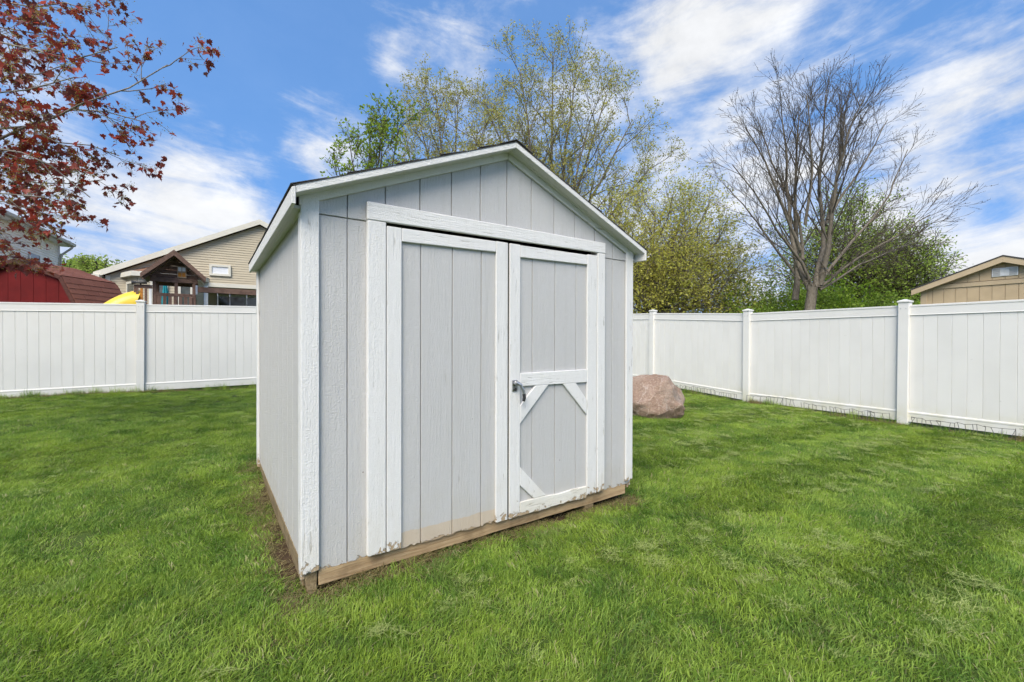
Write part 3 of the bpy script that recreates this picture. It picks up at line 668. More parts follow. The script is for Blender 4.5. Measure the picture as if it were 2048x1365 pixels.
# swing beam
pbox('swing_beam', .56, 3.6, .02, .12, 2.50, 2.64); pbox('bracket', .54, .60, .0, .14, 2.44, 2.68, m_metal)
for x_ in (1.15, 1.50, 2.0, 2.35):
    q = MB(); q.tube([(x_,.07,2.50),(x_,.07,2.42)], .018, 6); q.tube([(x_,.07,2.42),(x_,.07,.75)], .008, 5); q.build('swing_chain', m_metal, ps)
for x_ in (1.15, 2.0): pbox('swing_seat', x_-.02, x_+.37, -.03, .17, .72, .75, m_black)
for y_ in (-.7, .85): q = MB(); q.loft([(3.48,.03,2.50),(3.58,.03,2.50),(3.58,.12,2.50),(3.48,.12,2.50)], [(3.48,y_,0),(3.58,y_,0),(3.58,y_+.09,0),(3.48,y_+.09,0)]); q.build('swing_leg', m_pswood2, ps)

# closed patio umbrella
UO = corner(331, 12.8); q = thing('patio_umbrella', 'closed teal patio umbrella standing behind the playset railing', 'umbrella', (UO.x, UO.y, 0))
c_ = MB(); ring = []
for k, (z, r_) in enumerate(((1.15,.10),(1.5,.115),(1.9,.105),(2.4,.095),(2.75,.06),(2.98,.03),(3.02,.008))):
    ring.append([((r_*(1 if j % 2 else .62))*math.cos(2*math.pi*j/16), (r_*(1 if j % 2 else .62))*math.sin(2*math.pi*j/16), z) for j in range(16)])
for k in range(len(ring)-1): c_.loft(ring[k], ring[k+1], caps=(k in (0, len(ring)-2)))
c_.build('canopy', m_teal, q); c_ = MB(); c_.tube([(0,0,.08),(0,0,1.3)], .02, 8); c_.build('pole', m_metal, q); c_ = MB(); c_.tube([(0,0,0),(0,0,.08)], [.26,.24], 16); c_.build('base', m_black, q)

# ------------------------------------------------------------------ red barn shed
BO = corner(38, 10.5); bn = thing('barn_shed', 'dark red barn-style shed with red-brown shingled gambrel roof behind the fence', 'shed', (BO.x, BO.y, 0), YAW+.02)
GAM = [(-1.50, 1.95), (-1.10, 2.73), (0, 3.13), (1.10, 2.73), (1.50, 1.95)]; BLn = 1.25
q = MB(); q.prism_y([(-1.45,.05),(1.45,.05),(1.45,1.98),(1.06,2.68),(0,3.06),(-1.06,2.68),(-1.45,1.98)], .012, BLn); bwall = q.build('wall', m_redwall, bn)
gtop = lambda x: float(np.interp(abs(x), [0, 1.06, 1.45], [3.06, 2.68, 1.98]))
k = -1.45
while k < 1.44:
    a, b_ = k+.004, min(k+.30, 1.45)-.004; q = MB()
    xs_ = sorted([x for x in (-1.06, 0, 1.06) if a < x < b_]); q.prism_y([(a,.05),(b_,.05)]+[(b_, gtop(b_))]+[(x, gtop(x)) for x in reversed(xs_)]+[(a, gtop(a))], -.004, .010); q.build('siding_board', m_redwall, bwall); k += .30
for i in range(4):
    (x0, z0), (x1, z1) = GAM[i], GAM[i+1]
    sgn = -1 if x0 < 0 and x1 <= 0 else 1
    q = MB(); dn = Vector((-(z1-z0), 0, x1-x0)).normalized()*.035
    q.prism_y([(x0,z0),(x1,z1),(x1+dn.x,z1+dn.z),(x0+dn.x,z0+dn.z)], -.10, BLn+.10); rp = q.build('roof_slope', m_redsh, bn)
    q = MB(); q.prism_y([(x0-dn.x*1.6,z0-dn.z*1.6),(x1-dn.x*1.6,z1-dn.z*1.6),(x1+dn.x*.9,z1+dn.z*.9),(x0+dn.x*.9,z0+dn.z*.9)], -.125, -.102); q.build('rake_board', wood_mat('barn_rake', (.05,.02,.016), (.11,.045,.035)) if i == 0 else bpy.data.materials['barn_rake'], rp)
    lo, hi = ((x0,z0),(x1,z1)) if sgn < 0 else ((x1,z1),(x0,z0))
    ln_ = math.hypot(hi[0]-lo[0], hi[1]-lo[1]); ux, uz = (hi[0]-lo[0])/ln_, (hi[1]-lo[1])/ln_; nc = int(ln_/.14)
    for c in range(nc):
        off = .15 if c % 2 else 0.0; y = -.115-off
        while y < BLn+.10:
            ya, yb_ = max(y, -.115)+.003, min(y+.30, BLn+.115)-.003
            if yb_-ya > .02:
                d0 = c*.14; d1 = min(d0+.15, ln_); l0 = .006; nx_, nz_ = dn.x/.035, dn.z/.035
                A_ = [(lo[0]+ux*d0+nx_*(.037), lo[1]+uz*d0+nz_*.037), (lo[0]+ux*d1+nx_*.036, lo[1]+uz*d1+nz_*.036), (lo[0]+ux*d1+nx_*.039, lo[1]+uz*d1+nz_*.039), (lo[0]+ux*d0+nx_*.048, lo[1]+uz*d0+nz_*.048)]
                q = MB(); q.prism_y(A_, ya, yb_); q.build('shingle', m_redsh, rp)
            y += .30

# ------------------------------------------------------------------ white two-storey house far left
WO = corner(117, 22.0); wh = thing('white_house', 'white two-storey house with grey gutter behind the red maple', 'house', (WO.x, WO.y, 0), rz_of(-DRv))
# local x runs towards us along the wall; the face looks to +x world (local +y or -y)
ez = 6.0
m = MB(); 
for k in range(int(ez/.11)):
    z0 = k*.11; m.poly([(0,.05,z0),(14,.05,z0),(14,0,z0+.11),(0,0,z0+.11)]); m.poly([(0,.05,z0),(14,.05,z0),(14,0,z0),(0,0,z0)])
m.box(0,14,-8,-.004,0,ez); m.build('wall', m_whsid, wh)
m = MB(); m.prism_x([(.45,ez+.02),(-4,ez+2.0),(-8.45,ez+.02),(-8.45,ez+.12),(-4,ez+2.12),(.45,ez+.12)], -.35, 14.3); wr = m.build('roof', plain('grey_roof', (.12,.11,.10), .9, .2), wh)
m = MB(); m.box(-.35,14.3,.0,.42,ez-.06,ez+.015); m.build('soffit', m_whtrim, wr)
m = MB(); m.prism_x([(.45,ez-.05),(.56,ez-.02),(.58,ez+.10),(.45,ez+.10)], -.36, 14.3); m.build('gutter', m_gutter, wr)
m = MB(); m.tube([(-.15,.50,ez-.04),(-.12,.45,ez-.16),(-.02,.10,ez-.55),(-.02,.08,ez-.70),(-.02,.08,0)], .05, 6); m.build('downspout', m_gutter, wh)
m = MB(); m.box(-.012,.11,.051,.065,0,ez-.06); m.build('corner_trim', m_gutter, wh)
m = MB(); m.box(2.2,2.27,.051,.08,3.6,5.1); m.box(3.2,3.27,.051,.08,3.6,5.1); m.box(2.27,3.2,.051,.08,5.03,5.1); m.box(2.27,3.2,.051,.08,3.6,3.67); wn = m.build('window', m_whtrim, wh); m = MB(); m.box(2.27,3.2,.052,.064,3.67,5.03); m.build('pane', m_glass, wn)

# ------------------------------------------------------------------ tan shed far right
TO = corner(1843, 11.0); ts = thing('tan_shed', 'tan painted shed with white gable vent behind the right fence', 'shed', (TO.x, TO.y, 0), rz_of(-DRv))
# local x towards us along the gable wall, face looks to local -y ... world west
THW = 1.42; te = 2.56; tsl = .385
face = -1 if (Matrix.Rotation(rz_of(-DRv), 3, 'Z') @ Vector((0, -1, 0))).x < 0 else 1
tt = lambda x: te + tsl*(THW-abs(x-THW))
def tprism(o, y0, y1, name, mat, par, bev=.002): q = MB(); q.prism_y(o, face*-y0 if face > 0 else y0, face*-y1 if face > 0 else y1); return q.build(name, mat, par, bev)
tw2 = tprism([(0,.05),(2*THW,.05),(2*THW,te),(THW,tt(THW)),(0,te)], .015, 3.0, 'wall', m_tan, ts)
k = 0.0
while k < 2*THW-.01:
    a, b_ = k+.004, min(k+BAY, 2*THW)-.004; 
    tprism([(a,.05),(b_,.05),(b_,te-.02),(a,te-.02)], -.0, .0125, 'siding_board', m_tan, tw2)
    if tt((a+b_)/2) > te+.16:
        xs_ = [THW] if a < THW < b_ else []; tprism([(a,te+.075),(b_,te+.075),(b_,tt(b_)-.02)]+[(x,tt(x)-.02) for x in xs_]+[(a,tt(a)-.02)], -.002, .0125, 'siding_board', m_tan, tw2)
    k += BAY
tprism([(-.01,te-.035),(2*THW+.01,te-.035),(2*THW+.01,te+.06),(-.01,te+.06)], -.022, -.003, 'band_board', m_tantrim, ts)
tprism([(-.02,.05),(.10,.05),(.10,te-.04),(-.02,te-.04)], -.02, -.001, 'corner_board', m_tantrim, ts); tprism([(2*THW-.1,.05),(2*THW+.02,.05),(2*THW+.02,te-.04),(2*THW-.1,te-.04)], -.02, -.001, 'corner_board', m_tantrim, ts)
for sg in (-1, 1):
    e = THW+sg*(THW+.16); z_e = te-tsl*.16
    tprism([(THW, tt(THW)-.10),(e, z_e-.10),(e, z_e+.03),(THW, tt(THW)+.03)], -.16, -.135, 'rake_board', m_tantrim, ts)
    tprism([(THW, tt(THW)+.0),(e, z_e+.0),(e, z_e+.025),(THW, tt(THW)+.025)], -.134, 3.1, 'roof_deck', m_tantrim, ts)
    tprism([(THW, tt(THW)+.031),(e+sg*.02, z_e+.025),(e+sg*.02, z_e+.055),(THW, tt(THW)+.06)], -.17, 3.12, 'roof_slope', m_shingle, ts)
vz = tt(THW)-.40
vt = tprism([(THW-.20, vz),(THW+.20, vz),(THW+.20, vz+.19),(THW-.20, vz+.19)], -.02, -.003, 'vent', m_whtrim, ts)
for k in range(3):
    for j in range(6): tprism([(THW-.18+k*.125, vz+.02+j*.027),(THW-.07+k*.125, vz+.02+j*.027),(THW-.07+k*.125, vz+.036+j*.027),(THW-.18+k*.125, vz+.036+j*.027)], -.028, -.0205, 'louvre', m_gutter if k != 1 else m_whtrim, vt, 0)

# ------------------------------------------------------------------ trees
def V3(a): return Vector(a)
class Tree:
    def __init__(s, seed): s.r = random.Random(seed); s.lines = {}; s.tips = []
    def add(s, lvl, pts, r0, r1):
        n = len(pts); s.lines.setdefault(lvl, []).append((pts, [r0+(r1-r0)*(i/(n-1))**.8 for i in range(n)]))
    def resample(s, pts, n):
        pts = [Vector(p) for p in pts]; L = [0]
        for i in range(1, len(pts)): L.append(L[-1]+(pts[i]-pts[i-1]).length)
        out = []
        for k in range(n):
            t = L[-1]*k/(n-1); i = 1
            while i < len(L)-1 and L[i] < t: i += 1
            f = (t-L[i-1])/max(1e-6, L[i]-L[i-1]); f = f*f*(3-2*f)*.35+f*.65
            out.append(pts[i-1].lerp(pts[i], min(1, f)))
        return out, L[-1]
    def grow(s, lvl, P, d, L, r0, sp):
        R_ = s.r; n = sp['n'][lvl]; step = L/n; pts = [P.copy()]; d = d.normalized(); jit = sp['jit'][lvl]; tr = sp['trop'][lvl]
        for i in range(n):
            d = (d + Vector((R_.gauss(0,jit), R_.gauss(0,jit), R_.gauss(0,jit))) + Vector((0,0,tr))).normalized(); pts.append(pts[-1]+d*step)
        s.add(lvl, pts, r0, max(sp['rmin'], r0*.3)); s.kids(lvl, pts, L, r0, sp)
    def kids(s, lvl, pts, L, r0, sp, t0=None):
        R_ = s.r
        if lvl >= sp['max']:
            for p in pts[1:]: s.tips.append((p, (pts[-1]-pts[0]).normalized()))
            return
        nk = sp['kids'][lvl]; nk = max(1, int(nk*R_.uniform(.75, 1.25))); t0 = sp['t0'][lvl] if t0 is None else t0; ph = R_.uniform(0, 6.28)
        for k in range(nk):
            t = t0+(1-t0)*(k+R_.random()*.8)/nk; t = min(t, .995); i = t*(len(pts)-1); j = min(int(i), len(pts)-2); P = pts[j].lerp(pts[j+1], i-j); d = (pts[j+1]-pts[j]).normalized()
            a = d.orthogonal().normalized(); ph += 2.4+R_.gauss(0,.5); a = Quaternion(d, ph) @ a; an = rad(R_.gauss(sp['ang'][lvl], 8))
            nd = d*math.cos(an)+a*math.sin(an); nl = sp['len'][lvl]*(1.12-sp['fall']*t)*R_.uniform(.7, 1.25)
            s.grow(lvl+1, P, nd, nl, max(sp['rmin'], r0*sp['rr']*(1-.55*t)), sp)
        if lvl+1 >= sp['max']: s.tips.append((pts[-1], (pts[-1]-pts[-2]).normalized()))
    def stem(s, pts, r0, r1, sp, n=10, lvl=0, t0=None):
        P, L = s.resample(pts, n)
        for i in range(1, n-1): P[i] = P[i]+Vector((s.r.gauss(0,.012), s.r.gauss(0,.012), s.r.gauss(0,.006)))*L*.25
        s.add(lvl, P, r0, r1); s.kids(lvl, P, L, r0, sp, t0)
def tube_arrays(lines, k):
    VV, FF, base = [], [], 0; groups = {}
    for pts, rr in lines: groups.setdefault(len(pts), []).append((pts, rr))
    for n, gl in groups.items():
        P = np.array([[tuple(p) for p in g[0]] for g in gl]); Rr = np.array([g[1] for g in gl]); m_ = len(gl)
        T = np.gradient(P, axis=1); T /= np.linalg.norm(T, axis=2, keepdims=True)+1e-9
        ref = np.tile(np.array([.31,.17,.94]), (m_, 1)); flat = np.abs(T[:,0]@np.array([.31,.17,.94])) > .9; ref[flat] = (1,0,0)
        A_ = np.cross(T, ref[:,None,:]); A_ /= np.linalg.norm(A_, axis=2, keepdims=True)+1e-9; B_ = np.cross(T, A_)
        ang = np.arange(k)*2*math.pi/k
        ring = P[:,:,None,:] + Rr[:,:,None,None]*(A_[:,:,None,:]*np.cos(ang)[:,None]+B_[:,:,None,:]*np.sin(ang)[:,None])
        VV.append(ring.reshape(-1,3)); ids = (base+np.arange(m_*n*k)).reshape(m_, n, k)
        q = np.stack([ids[:,:-1,:], np.roll(ids, -1, 2)[:,:-1,:], np.roll(ids, -1, 2)[:,1:,:], ids[:,1:,:]], -1); FF.append(q.reshape(-1,4)); base += m_*n*k
    return np.concatenate(VV), np.concatenate(FF)
def leaf_arrays(P, size, r_, fold=.25, asp=.62, up=.35, spread=.05, droop=0.0):
    P = np.asarray(P) + r_.normal(0, spread, (len(P), 3)); n = len(P)
    N_ = r_.normal(0, 1, (n,3)); N_[:,2] = np.abs(N_[:,2])+up; N_ /= np.linalg.norm(N_, axis=1, keepdims=True)
    T = np.cross(N_, r_.normal(0,1,(n,3))); T[:,2] -= droop; T /= np.linalg.norm(T, axis=1, keepdims=True)+1e-9; B_ = np.cross(N_, T)
    sz = size*r_.uniform(.6, 1.3, (n,1))
    v0 = P; v1 = P+T*sz*.5+B_*sz*asp*.5+N_*sz*fold*.4; v2 = P+T*sz; v3 = P+T*sz*.5-B_*sz*asp*.5+N_*sz*fold*.4
    V = np.stack([v0,v1,v2,v3],1).reshape(-1,3); i = np.arange(n)*4
    F = np.concatenate([np.stack([i,i+1,i+2],1), np.stack([i,i+2,i+3],1)])
    return V, F
def bark(name, c1, c2):
    s = NT(name); co = s.coord('Object', (1,1,.35)); f = s.noise(co, 28, 5, .65); s.bump(f, .8, .02); return s.fin(s.mix(s.rng(f, .3, .7), c1, c2), .9, .15)
def leafmat(name, c1, c2, c3, trans=.5):
    s = NT(name); r_ = s.island(); lo = s.noise(s.coord('Position'), 1.1, 3)
    c = s.mix(r_, c1, c2); c = s.mix(s.rng(lo, .35, .68, 0, .75), c, c3); return s.leafy(c, trans)
def finish_tree(T, name, label, base, barkm, leafm=None, leaves=None, group=None, trunk_lv=(0,), ks=(8,6,4,3,3,3), twigm=None):
    root = thing(name, label, 'tree', tuple(base), 0, group); inv = Vector(base)
    tl = [x for l in trunk_lv for x in T.lines.get(l, [])]; 
    V, F = tube_arrays(tl, 9); link('trunk', np_mesh('trunk', V-np.array(inv), F, barkm), root, smooth=True)
    VV, FF, b = [], [], 0
    for l, L in T.lines.items():
        if l in trunk_lv: continue
        V, F = tube_arrays(L, ks[min(l, 5)]); VV.append(V); FF.append(F+b); b += len(V)
    if VV: link('branches', np_mesh('branches', np.concatenate(VV)-np.array(inv), np.concatenate(FF), twigm or barkm), root, smooth=True)['kind'] = 'stuff'
    if leaves is not None:
        V, F = leaves; c = link('crown', np_mesh('crown', V-np.array(inv), F, leafm), root); c['kind'] = 'stuff'
    return root
bk_grey = bark('bark_grey_brown', (.10,.086,.066), (.20,.172,.135)); bk_map = bark('bark_maple', (.16,.14,.12), (.30,.27,.24)); bk_dark = bark('bark_dark', (.055,.047,.037), (.12,.102,.08))
lf_bud = leafmat('bud_leaf', (.42,.43,.11), (.58,.54,.15), (.40,.36,.13), .55)
lf_yel = leafmat('yellow_green_leaf', (.50,.49,.10), (.66,.60,.15), (.44,.46,.09), .58)
lf_grn = leafmat('fresh_green_leaf', (.24,.36,.04), (.34,.45,.05), (.20,.28,.04), .5)
lf_mid = leafmat('mid_green_leaf', (.29,.41,.075), (.42,.51,.10), (.23,.31,.06), .58)
lf_bush = leafmat('shrub_leaf', (.24,.38,.04), (.34,.47,.05), (.12,.18,.035), .5)

# --- bare tree beyond the right fence
D = 12.5
T = Tree(11); sp = dict(n=[10,8,6,4], jit=[.02,.025,.035,.05], trop=[.03,.022,.02,.02], kids=[12,6,4], t0=[.20,.16,.12], ang=[27,27,30], len=[2.25,1.0,.46], fall=.66, rr=.34, rmin=.0038, max=3)
gb = AT(1600, 677, D); base = Vector((gb.x, gb.y, GZ(gb.x, gb.y)))
f0 = AT(1625, 575, D); T.add(0, [base, base.lerp(f0, .5)+Vector((.02,0,0)), f0], .18, .13)
def px_path(L, d0): return [AT(u, v, d0+dd) for u, v, dd in L]
STEMS = [([(1622,585,0),(1590,520,.1),(1580,430,.2),(1572,300,.3),(1562,215,.4)], .08), ([(1590,600,.5),(1594,520,.5),(1588,420,.5),(1592,300,.3),(1598,225,.2)], .095),
         ([(1625,580,0),(1604,525,-.2),(1560,470,-.5),(1520,400,-.8),(1465,330,-1.0)], .05), ([(1630,575,0),(1650,490,.2),(1640,380,.4),(1645,280,.4),(1653,180,.5)], .085),
         ([(1640,570,0),(1660,480,-.3),(1672,360,-.6),(1695,270,-.9),(1730,195,-1.0)], .09), ([(1635,575,0),(1690,500,.4),(1745,440,.9),(1785,375,1.3),(1815,300,1.6)], .055),
         ([(1640,575,0),(1710,520,-.2),(1800,470,-.5),(1825,450,-.6),(1860,430,-.7)], .042), ([(1640,580,0),(1720,530,.4),(1780,503,.9),(1830,485,1.2)], .035), ([(1600,560,.4),(1560,510,.8),(1510,440,1.2),(1455,375,1.4)], .045),
         ([(1610,450,-.2),(1625,350,-.4),(1620,260,-.6),(1612,190,-.6)], .045), ([(1605,520,.2),(1600,440,.3),(1545,330,.3),(1515,235,.3)], .05), ([(1600,500,-.3),(1560,400,-.6),(1530,320,-.8),(1490,255,-.9)], .05), ([(1655,440,.3),(1680,330,.3),(1690,220,.2)], .05), ([(1650,450,.5),(1700,370,.9),(1745,300,1.3),(1775,240,1.5)], .05)]
for pts, r0 in STEMS: T.stem(px_path(pts, D), r0, .012, sp if r0 > .055 else sp | dict(len=[1.45,.8,.42]), 11)
for _ in range(9):   # drooping grey lower twigs
    u0 = T.r.uniform(1590,1680); p = AT(u0, T.r.uniform(545,580), D-.2); q = p+RIGHT0*T.r.uniform(-1.2,1.6)+Vector((0,0,T.r.uniform(.0,.35))); T.add(2, [p, p.lerp(q,.5)+Vector((0,0,.28)), q, q+(q-p)*.25-Vector((0,0,.3))], .016, .006)
bt = np.array([tuple(p) for p, d in T.tips]); r_ = np.random.default_rng(3); sel = bt[r_.random(len(bt)) < .40]
lf_tip = leafmat('winter_bud', (.09,.05,.03), (.14,.08,.05), (.10,.06,.03), .2)
finish_tree(T, 'bare_tree', 'tall bare multi-stemmed tree with spreading twigs beyond the right fence', base, bk_grey, lf_tip, leaf_arrays(sel, .028, r_, spread=.02, asp=.7), twigm=bk_dark)

# --- budding trees behind the shed
def bud_tree(name, label, D, ub, stems, seed, leafm, nleaf, size, sp, spread=.05, r0=.13, barkm=bk_grey, group=None, lvtr=(0,), keep=1.0, droop=0.0):
    T = Tree(seed); gb = AT(ub, 677, D); base = Vector((gb.x, gb.y, GZ(gb.x, gb.y))); 
    fk = base+Vector((0,0,stems['fork'])); T.add(0, [base, base.lerp(fk,.5), fk], r0*1.35, r0*1.1)
    for L in stems['to']:
        tip = AT(L[0], L[1], D+L[2]); mid = fk.lerp(tip, .45)+Vector((0,0,L[3] if len(L) > 3 else .5)); T.stem([fk, mid, tip], r0*.75, .012, sp, 10)
    P = np.array([tuple(p) for p, d in T.tips]); r_ = np.random.default_rng(seed); P = P[r_.integers(0, len(P), nleaf)]
    print(name, len(T.tips), sum(len(v) for v in T.lines.values()))
    return finish_tree(T, name, label, base, barkm, leafm, leaf_arrays(P, size, r_, spread=spread, droop=droop), group, lvtr)
spb = dict(n=[10,8,6,4], jit=[.03,.07,.09,.12], trop=[.03,.03,.03,.02], kids=[14,8,5], t0=[.15,.15,.1], ang=[36,36,38], len=[2.3,1.0,.42], fall=.60, rr=.36, rmin=.0042, max=3)
bud_tree('budding_tree', 'tall tree with sparse yellow-green buds rising behind the shed roof', 17.0, 1100, dict(fork=2.6, to=[(965,190,.6),(1040,140,-.4),(1105,115,.5),(1155,125,-.6),(1215,185,.4),(1265,240,-.3),(1305,330,.8,.2),(940,260,-.8,.2),(1010,250,1.2),(1180,240,-1.2)]), 21, lf_bud, 34000, .078, spb | dict(kids=[13,8,5], len=[2.4,1.15,.5], rmin=.0048), .06, .16)
bud_tree('budding_tree', 'shorter budding tree left of the shed ridge, beside the tall one', 16.5, 905, dict(fork=2.6, to=[(835,225,.3),(870,185,-.3),(915,195,.5),(810,290,.2,.2),(955,260,-.6,.2)]), 22, lf_bud, 18000, .076, spb | dict(kids=[11,7,5], len=[2.2,1.05,.46], rmin=.0046), .06, .14)
# --- fresh green maple peeping over the left roof slope
spm = dict(n=[8,7,5,4], jit=[.03,.06,.08,.1], trop=[.05,.05,.04,.03], kids=[10,6,4], t0=[.2,.2,.1], ang=[32,34,36], len=[1.25,.6,.3], fall=.6, rr=.45, rmin=.006, max=3)
bud_tree('young_maple', 'young bright green maple showing above the left roof slope', 13.2, 745, dict(fork=1.9, to=[(770,225,0),(738,262,.3),(700,290,-.3,.1),(672,318,.2,.0),(800,250,.4),(760,270,-.5)]), 23, lf_grn, 5200, .105, spm, .06, .07, bk_dark)
# --- dense yellow-green tree right of the shed
spy = dict(n=[10,8,6,4], jit=[.04,.07,.09,.12], trop=[.0,.012,.01,-.01], kids=[15,9,5], t0=[.12,.12,.1], ang=[40,38,40], len=[2.2,1.0,.45], fall=.5, rr=.34, rmin=.0042, max=3)
bud_tree('spreading_tree', 'broad dense yellow-green tree spreading low over the fence right of the shed', 15.5, 1300, dict(fork=1.2, to=[(1250,450,.5),(1310,420,-.4),(1370,410,.4),(1410,425,.6),(1440,480,-.3),(1460,530,.5,.2),(1465,575,-.4,.2),(1210,490,-.6),(1190,550,.3,.2),(1410,590,.6,.1),(1350,500,-1.4),(1280,560,-1.2,.1),(1400,530,1.5),(1330,600,-.6,.0),(1230,600,-.5,.0)]), 24, lf_yel, 46000, .080, spy | dict(len=[2.1,1.05,.48], kids=[13,8,4]), .11, .17, bk_grey)
# --- green trees and shrubs behind the bare tree
spg = dict(n=[8,7,5,4], jit=[.04,.07,.09,.12], trop=[.03,.03,.02,.01], kids=[14,8,5], t0=[.12,.12,.1], ang=[38,38,40], len=[2.2,1.1,.5], fall=.55, rr=.42, rmin=.008, max=3)
bud_tree('leafy_tree', 'rounded leafy green tree standing behind the bare tree', 19.0, 1690, dict(fork=1.6, to=[(1690,430,0),(1650,455,.6),(1730,450,-.5),(1610,500,.4),(1760,500,.3),(1590,560,-.4,.2),(1780,560,.5,.2),(1680,500,-1.4)]), 25, lf_mid, 15000, .105, spg, .13, .14, bk_dark)
bud_tree('leafy_tree', 'smaller leafy green tree left of the tan shed', 18.0, 1805, dict(fork=1.4, to=[(1800,490,0),(1775,515,.6),(1835,505,-.4),(1855,545,.4,.2),(1750,560,-.4,.2),(1815,550,-1.0,.2)]), 26, lf_mid, 9000, .10, spg | dict(len=[1.5,.8,.4]), .10, .09, bk_dark)
def shrub(label, u, d, ztop, half, seed, leafm, n, size):
    p = AT(u, 677, d); base = Vector((p.x, p.y, GZ(p.x, p.y))); T = Tree(seed)
    spx = dict(n=[6,5,4], jit=[.06,.1,.12], trop=[.05,.03,.02], kids=[9,5], t0=[.2,.15], ang=[38,40], len=[.9,.42], fall=.5, rr=.5, rmin=.005, max=2)
    for k in range(9):
        a = k*2.4; rr_ = half*T.r.uniform(.25,1); tip = base+Vector((math.cos(a)*rr_, math.sin(a)*rr_, ztop*T.r.uniform(.72,1.0)*(1-.28*(rr_/half)**2))); T.stem([base, base.lerp(tip,.5)+Vector((0,0,.2)), tip], .03, .008, spx, 6)
    P = np.array([tuple(q) for q, _ in T.tips]); r_ = np.random.default_rng(seed); P = P[r_.integers(0, len(P), n)]
    root = finish_tree(T, 'shrub', label, base, bk_dark, leafm, leaf_arrays(P, size, r_, spread=.13), 'shrubs beyond the right fence'); root['category'] = 'shrub'
shrub('dark green shrub left of the bare tree trunk', 1545, 14.5, 3.2, 1.5, 31, lf_bush, 14000, .085)
shrub('low bright green shrub right of the bare tree trunk', 1690, 14.0, 2.75, 1.5, 32, lf_bush, 14000, .085)
shrub('low green shrub between the bare tree and the tan shed', 1790, 14.8, 2.6, 1.4, 33, lf_bush, 12000, .085)
shrub('dark shrub under the edge of the yellow-green tree', 1470, 15.5, 2.6, 1.5, 34, lf_mid, 11000, .09)
shrub('dense shrub against the trunk of the bare tree', 1620, 15.8, 3.6, 1.4, 35, lf_bush, 12000, .09)
# far trees between the barn and the beige house
bud_tree('far_tree', 'small far green tree between the white house and the beige house', 30.0, 185, dict(fork=2.5, to=[(188,540,0),(170,555,.6),(205,552,-.5)]), 41, lf_mid, 6000, .17, spg | dict(len=[1.6,.9,.4], rmin=.012), .16, .12, bk_dark)
bud_tree('far_tree', 'small far yellow-green tree right of the white house corner', 32.0, 148, dict(fork=2.5, to=[(148,540,0),(135,552,.6),(163,552,-.5)]), 42, lf_grn, 6000, .17, spg | dict(len=[1.6,.9,.4], rmin=.012), .16, .12, bk_dark)

# ------------------------------------------------------------------ red maple, its limbs reaching in from the left
D = 4.6
T = Tree(51); spr = dict(n=[9,6,4], jit=[.04,.10,.12], trop=[.0,-.005,-.02], kids=[13,5], t0=[.12,.25], ang=[46,44], len=[.66,.27], fall=.45, rr=.40, rmin=.0022, max=2)
mb_ = AT(-520, 677, 5.2); base = Vector((mb_.x, mb_.y, GZ(mb_.x, mb_.y)))
fk = base+Vector((0,0,1.9)); T.add(0, [base, base.lerp(fk,.5), fk], .13, .11); T.add(0, [fk, fk+Vector((.1,.05,1.2)), fk+Vector((.05,.15,2.6))], .10, .05)
LIMBS = [([(-60,305,.2),(40,262,.1),(120,235,.0),(170,205,-.1),(235,183,-.1),(290,155,0),(335,130,.1)], .026, 2.6), ([(-80,275,.2),(60,250,.2),(150,215,.3),(215,222,.3),(262,228,.4),(290,245,.4)], .020, 2.4),
         ([(-60,70,-.2),(40,95,-.3),(110,118,-.3),(185,122,-.2),(235,95,-.1)], .020, 3.0), ([(-90,290,0),(20,300,-.2),(90,325,-.3),(130,360,-.3),(180,395,-.2)], .020, 2.0),
         ([(-90,330,.3),(10,300,.4),(90,285,.4),(180,290,.5),(215,297,.5),(238,312,.5)], .018, 2.1), ([(-90,410,.1),(-10,400,.1),(40,410,0),(85,430,0)], .014, 1.6), ([(-100,500,.2),(-50,490,.2),(0,500,.2),(40,500,.2)], .012, 1.3),
         ([(-60,-10,.2),(40,15,.3),(120,5,.3),(200,30,.3)], .016, 3.2), ([(-100,180,-.3),(0,190,-.5),(80,180,-.5),(150,155,-.4)], .018, 2.7), ([(-120,360,-.3),(-20,385,-.5),(40,400,-.5),(90,395,-.4)], .016, 1.9), ([(-100,40,0),(-20,50,.1),(60,60,.1),(110,75,.2)], .016, 3.0),
         ([(-120,450,0),(-50,450,-.3),(-10,460,-.3),(20,470,-.2)], .014, 1.5), ([(-100,130,.2),(0,140,.3),(90,150,.3),(130,130,.3)], .016, 2.8), ([(-110,245,.5),(0,350,.6),(70,365,.6),(150,370,.6),(205,360,.6)], .014, 1.8)]
for pts, r0, zf in LIMBS:
    P = px_path(pts, D); P = [fk+Vector((.05,.06,max(0, zf-1.9)*.8))]+P; T.stem(P, r0*1.3, .005, spr, 14, 0, .42)
print('maple tips', len(T.tips))
def maple_leaf(size, fold):
    half = [(0,.02),(.10,-.06),(.34,-.02),(.26,.10),(.50,.22),(.34,.32),(.40,.46),(.24,.44),(.14,.50),(.20,.68),(.09,.66),(0,.92)]
    o = half+[(-x, y) for x, y in reversed(half[1:-1])]; V = [(0,.28,0)]+[(x, y, abs(x)*fold-.22*(y-.28)**2) for x, y in o]
    n = len(o); F = [(0, 1+i, 1+(i+1) % n) for i in range(n)]
    return np.array(V)*size, np.array(F)
s = NT('crimson_leaf'); _r = s.ma('FRACT', s.ma('ADD', s.orand(), s.island())); _c = s.mix(_r, (.12,.028,.024), (.42,.062,.036)); _c = s.mix(s.rng(s.noise(s.coord('Position'), 2.5, 3), .45, .7, 0, .8), _c, (.145,.088,.085))
m_crim = s.leafy(_c, .5, .45, .35)
s = NT('maple_flower'); m_flow = s.leafy(s.mix(s.island(), (.34,.28,.06), (.5,.42,.09)), .4)
mrd = np.random.default_rng(52)
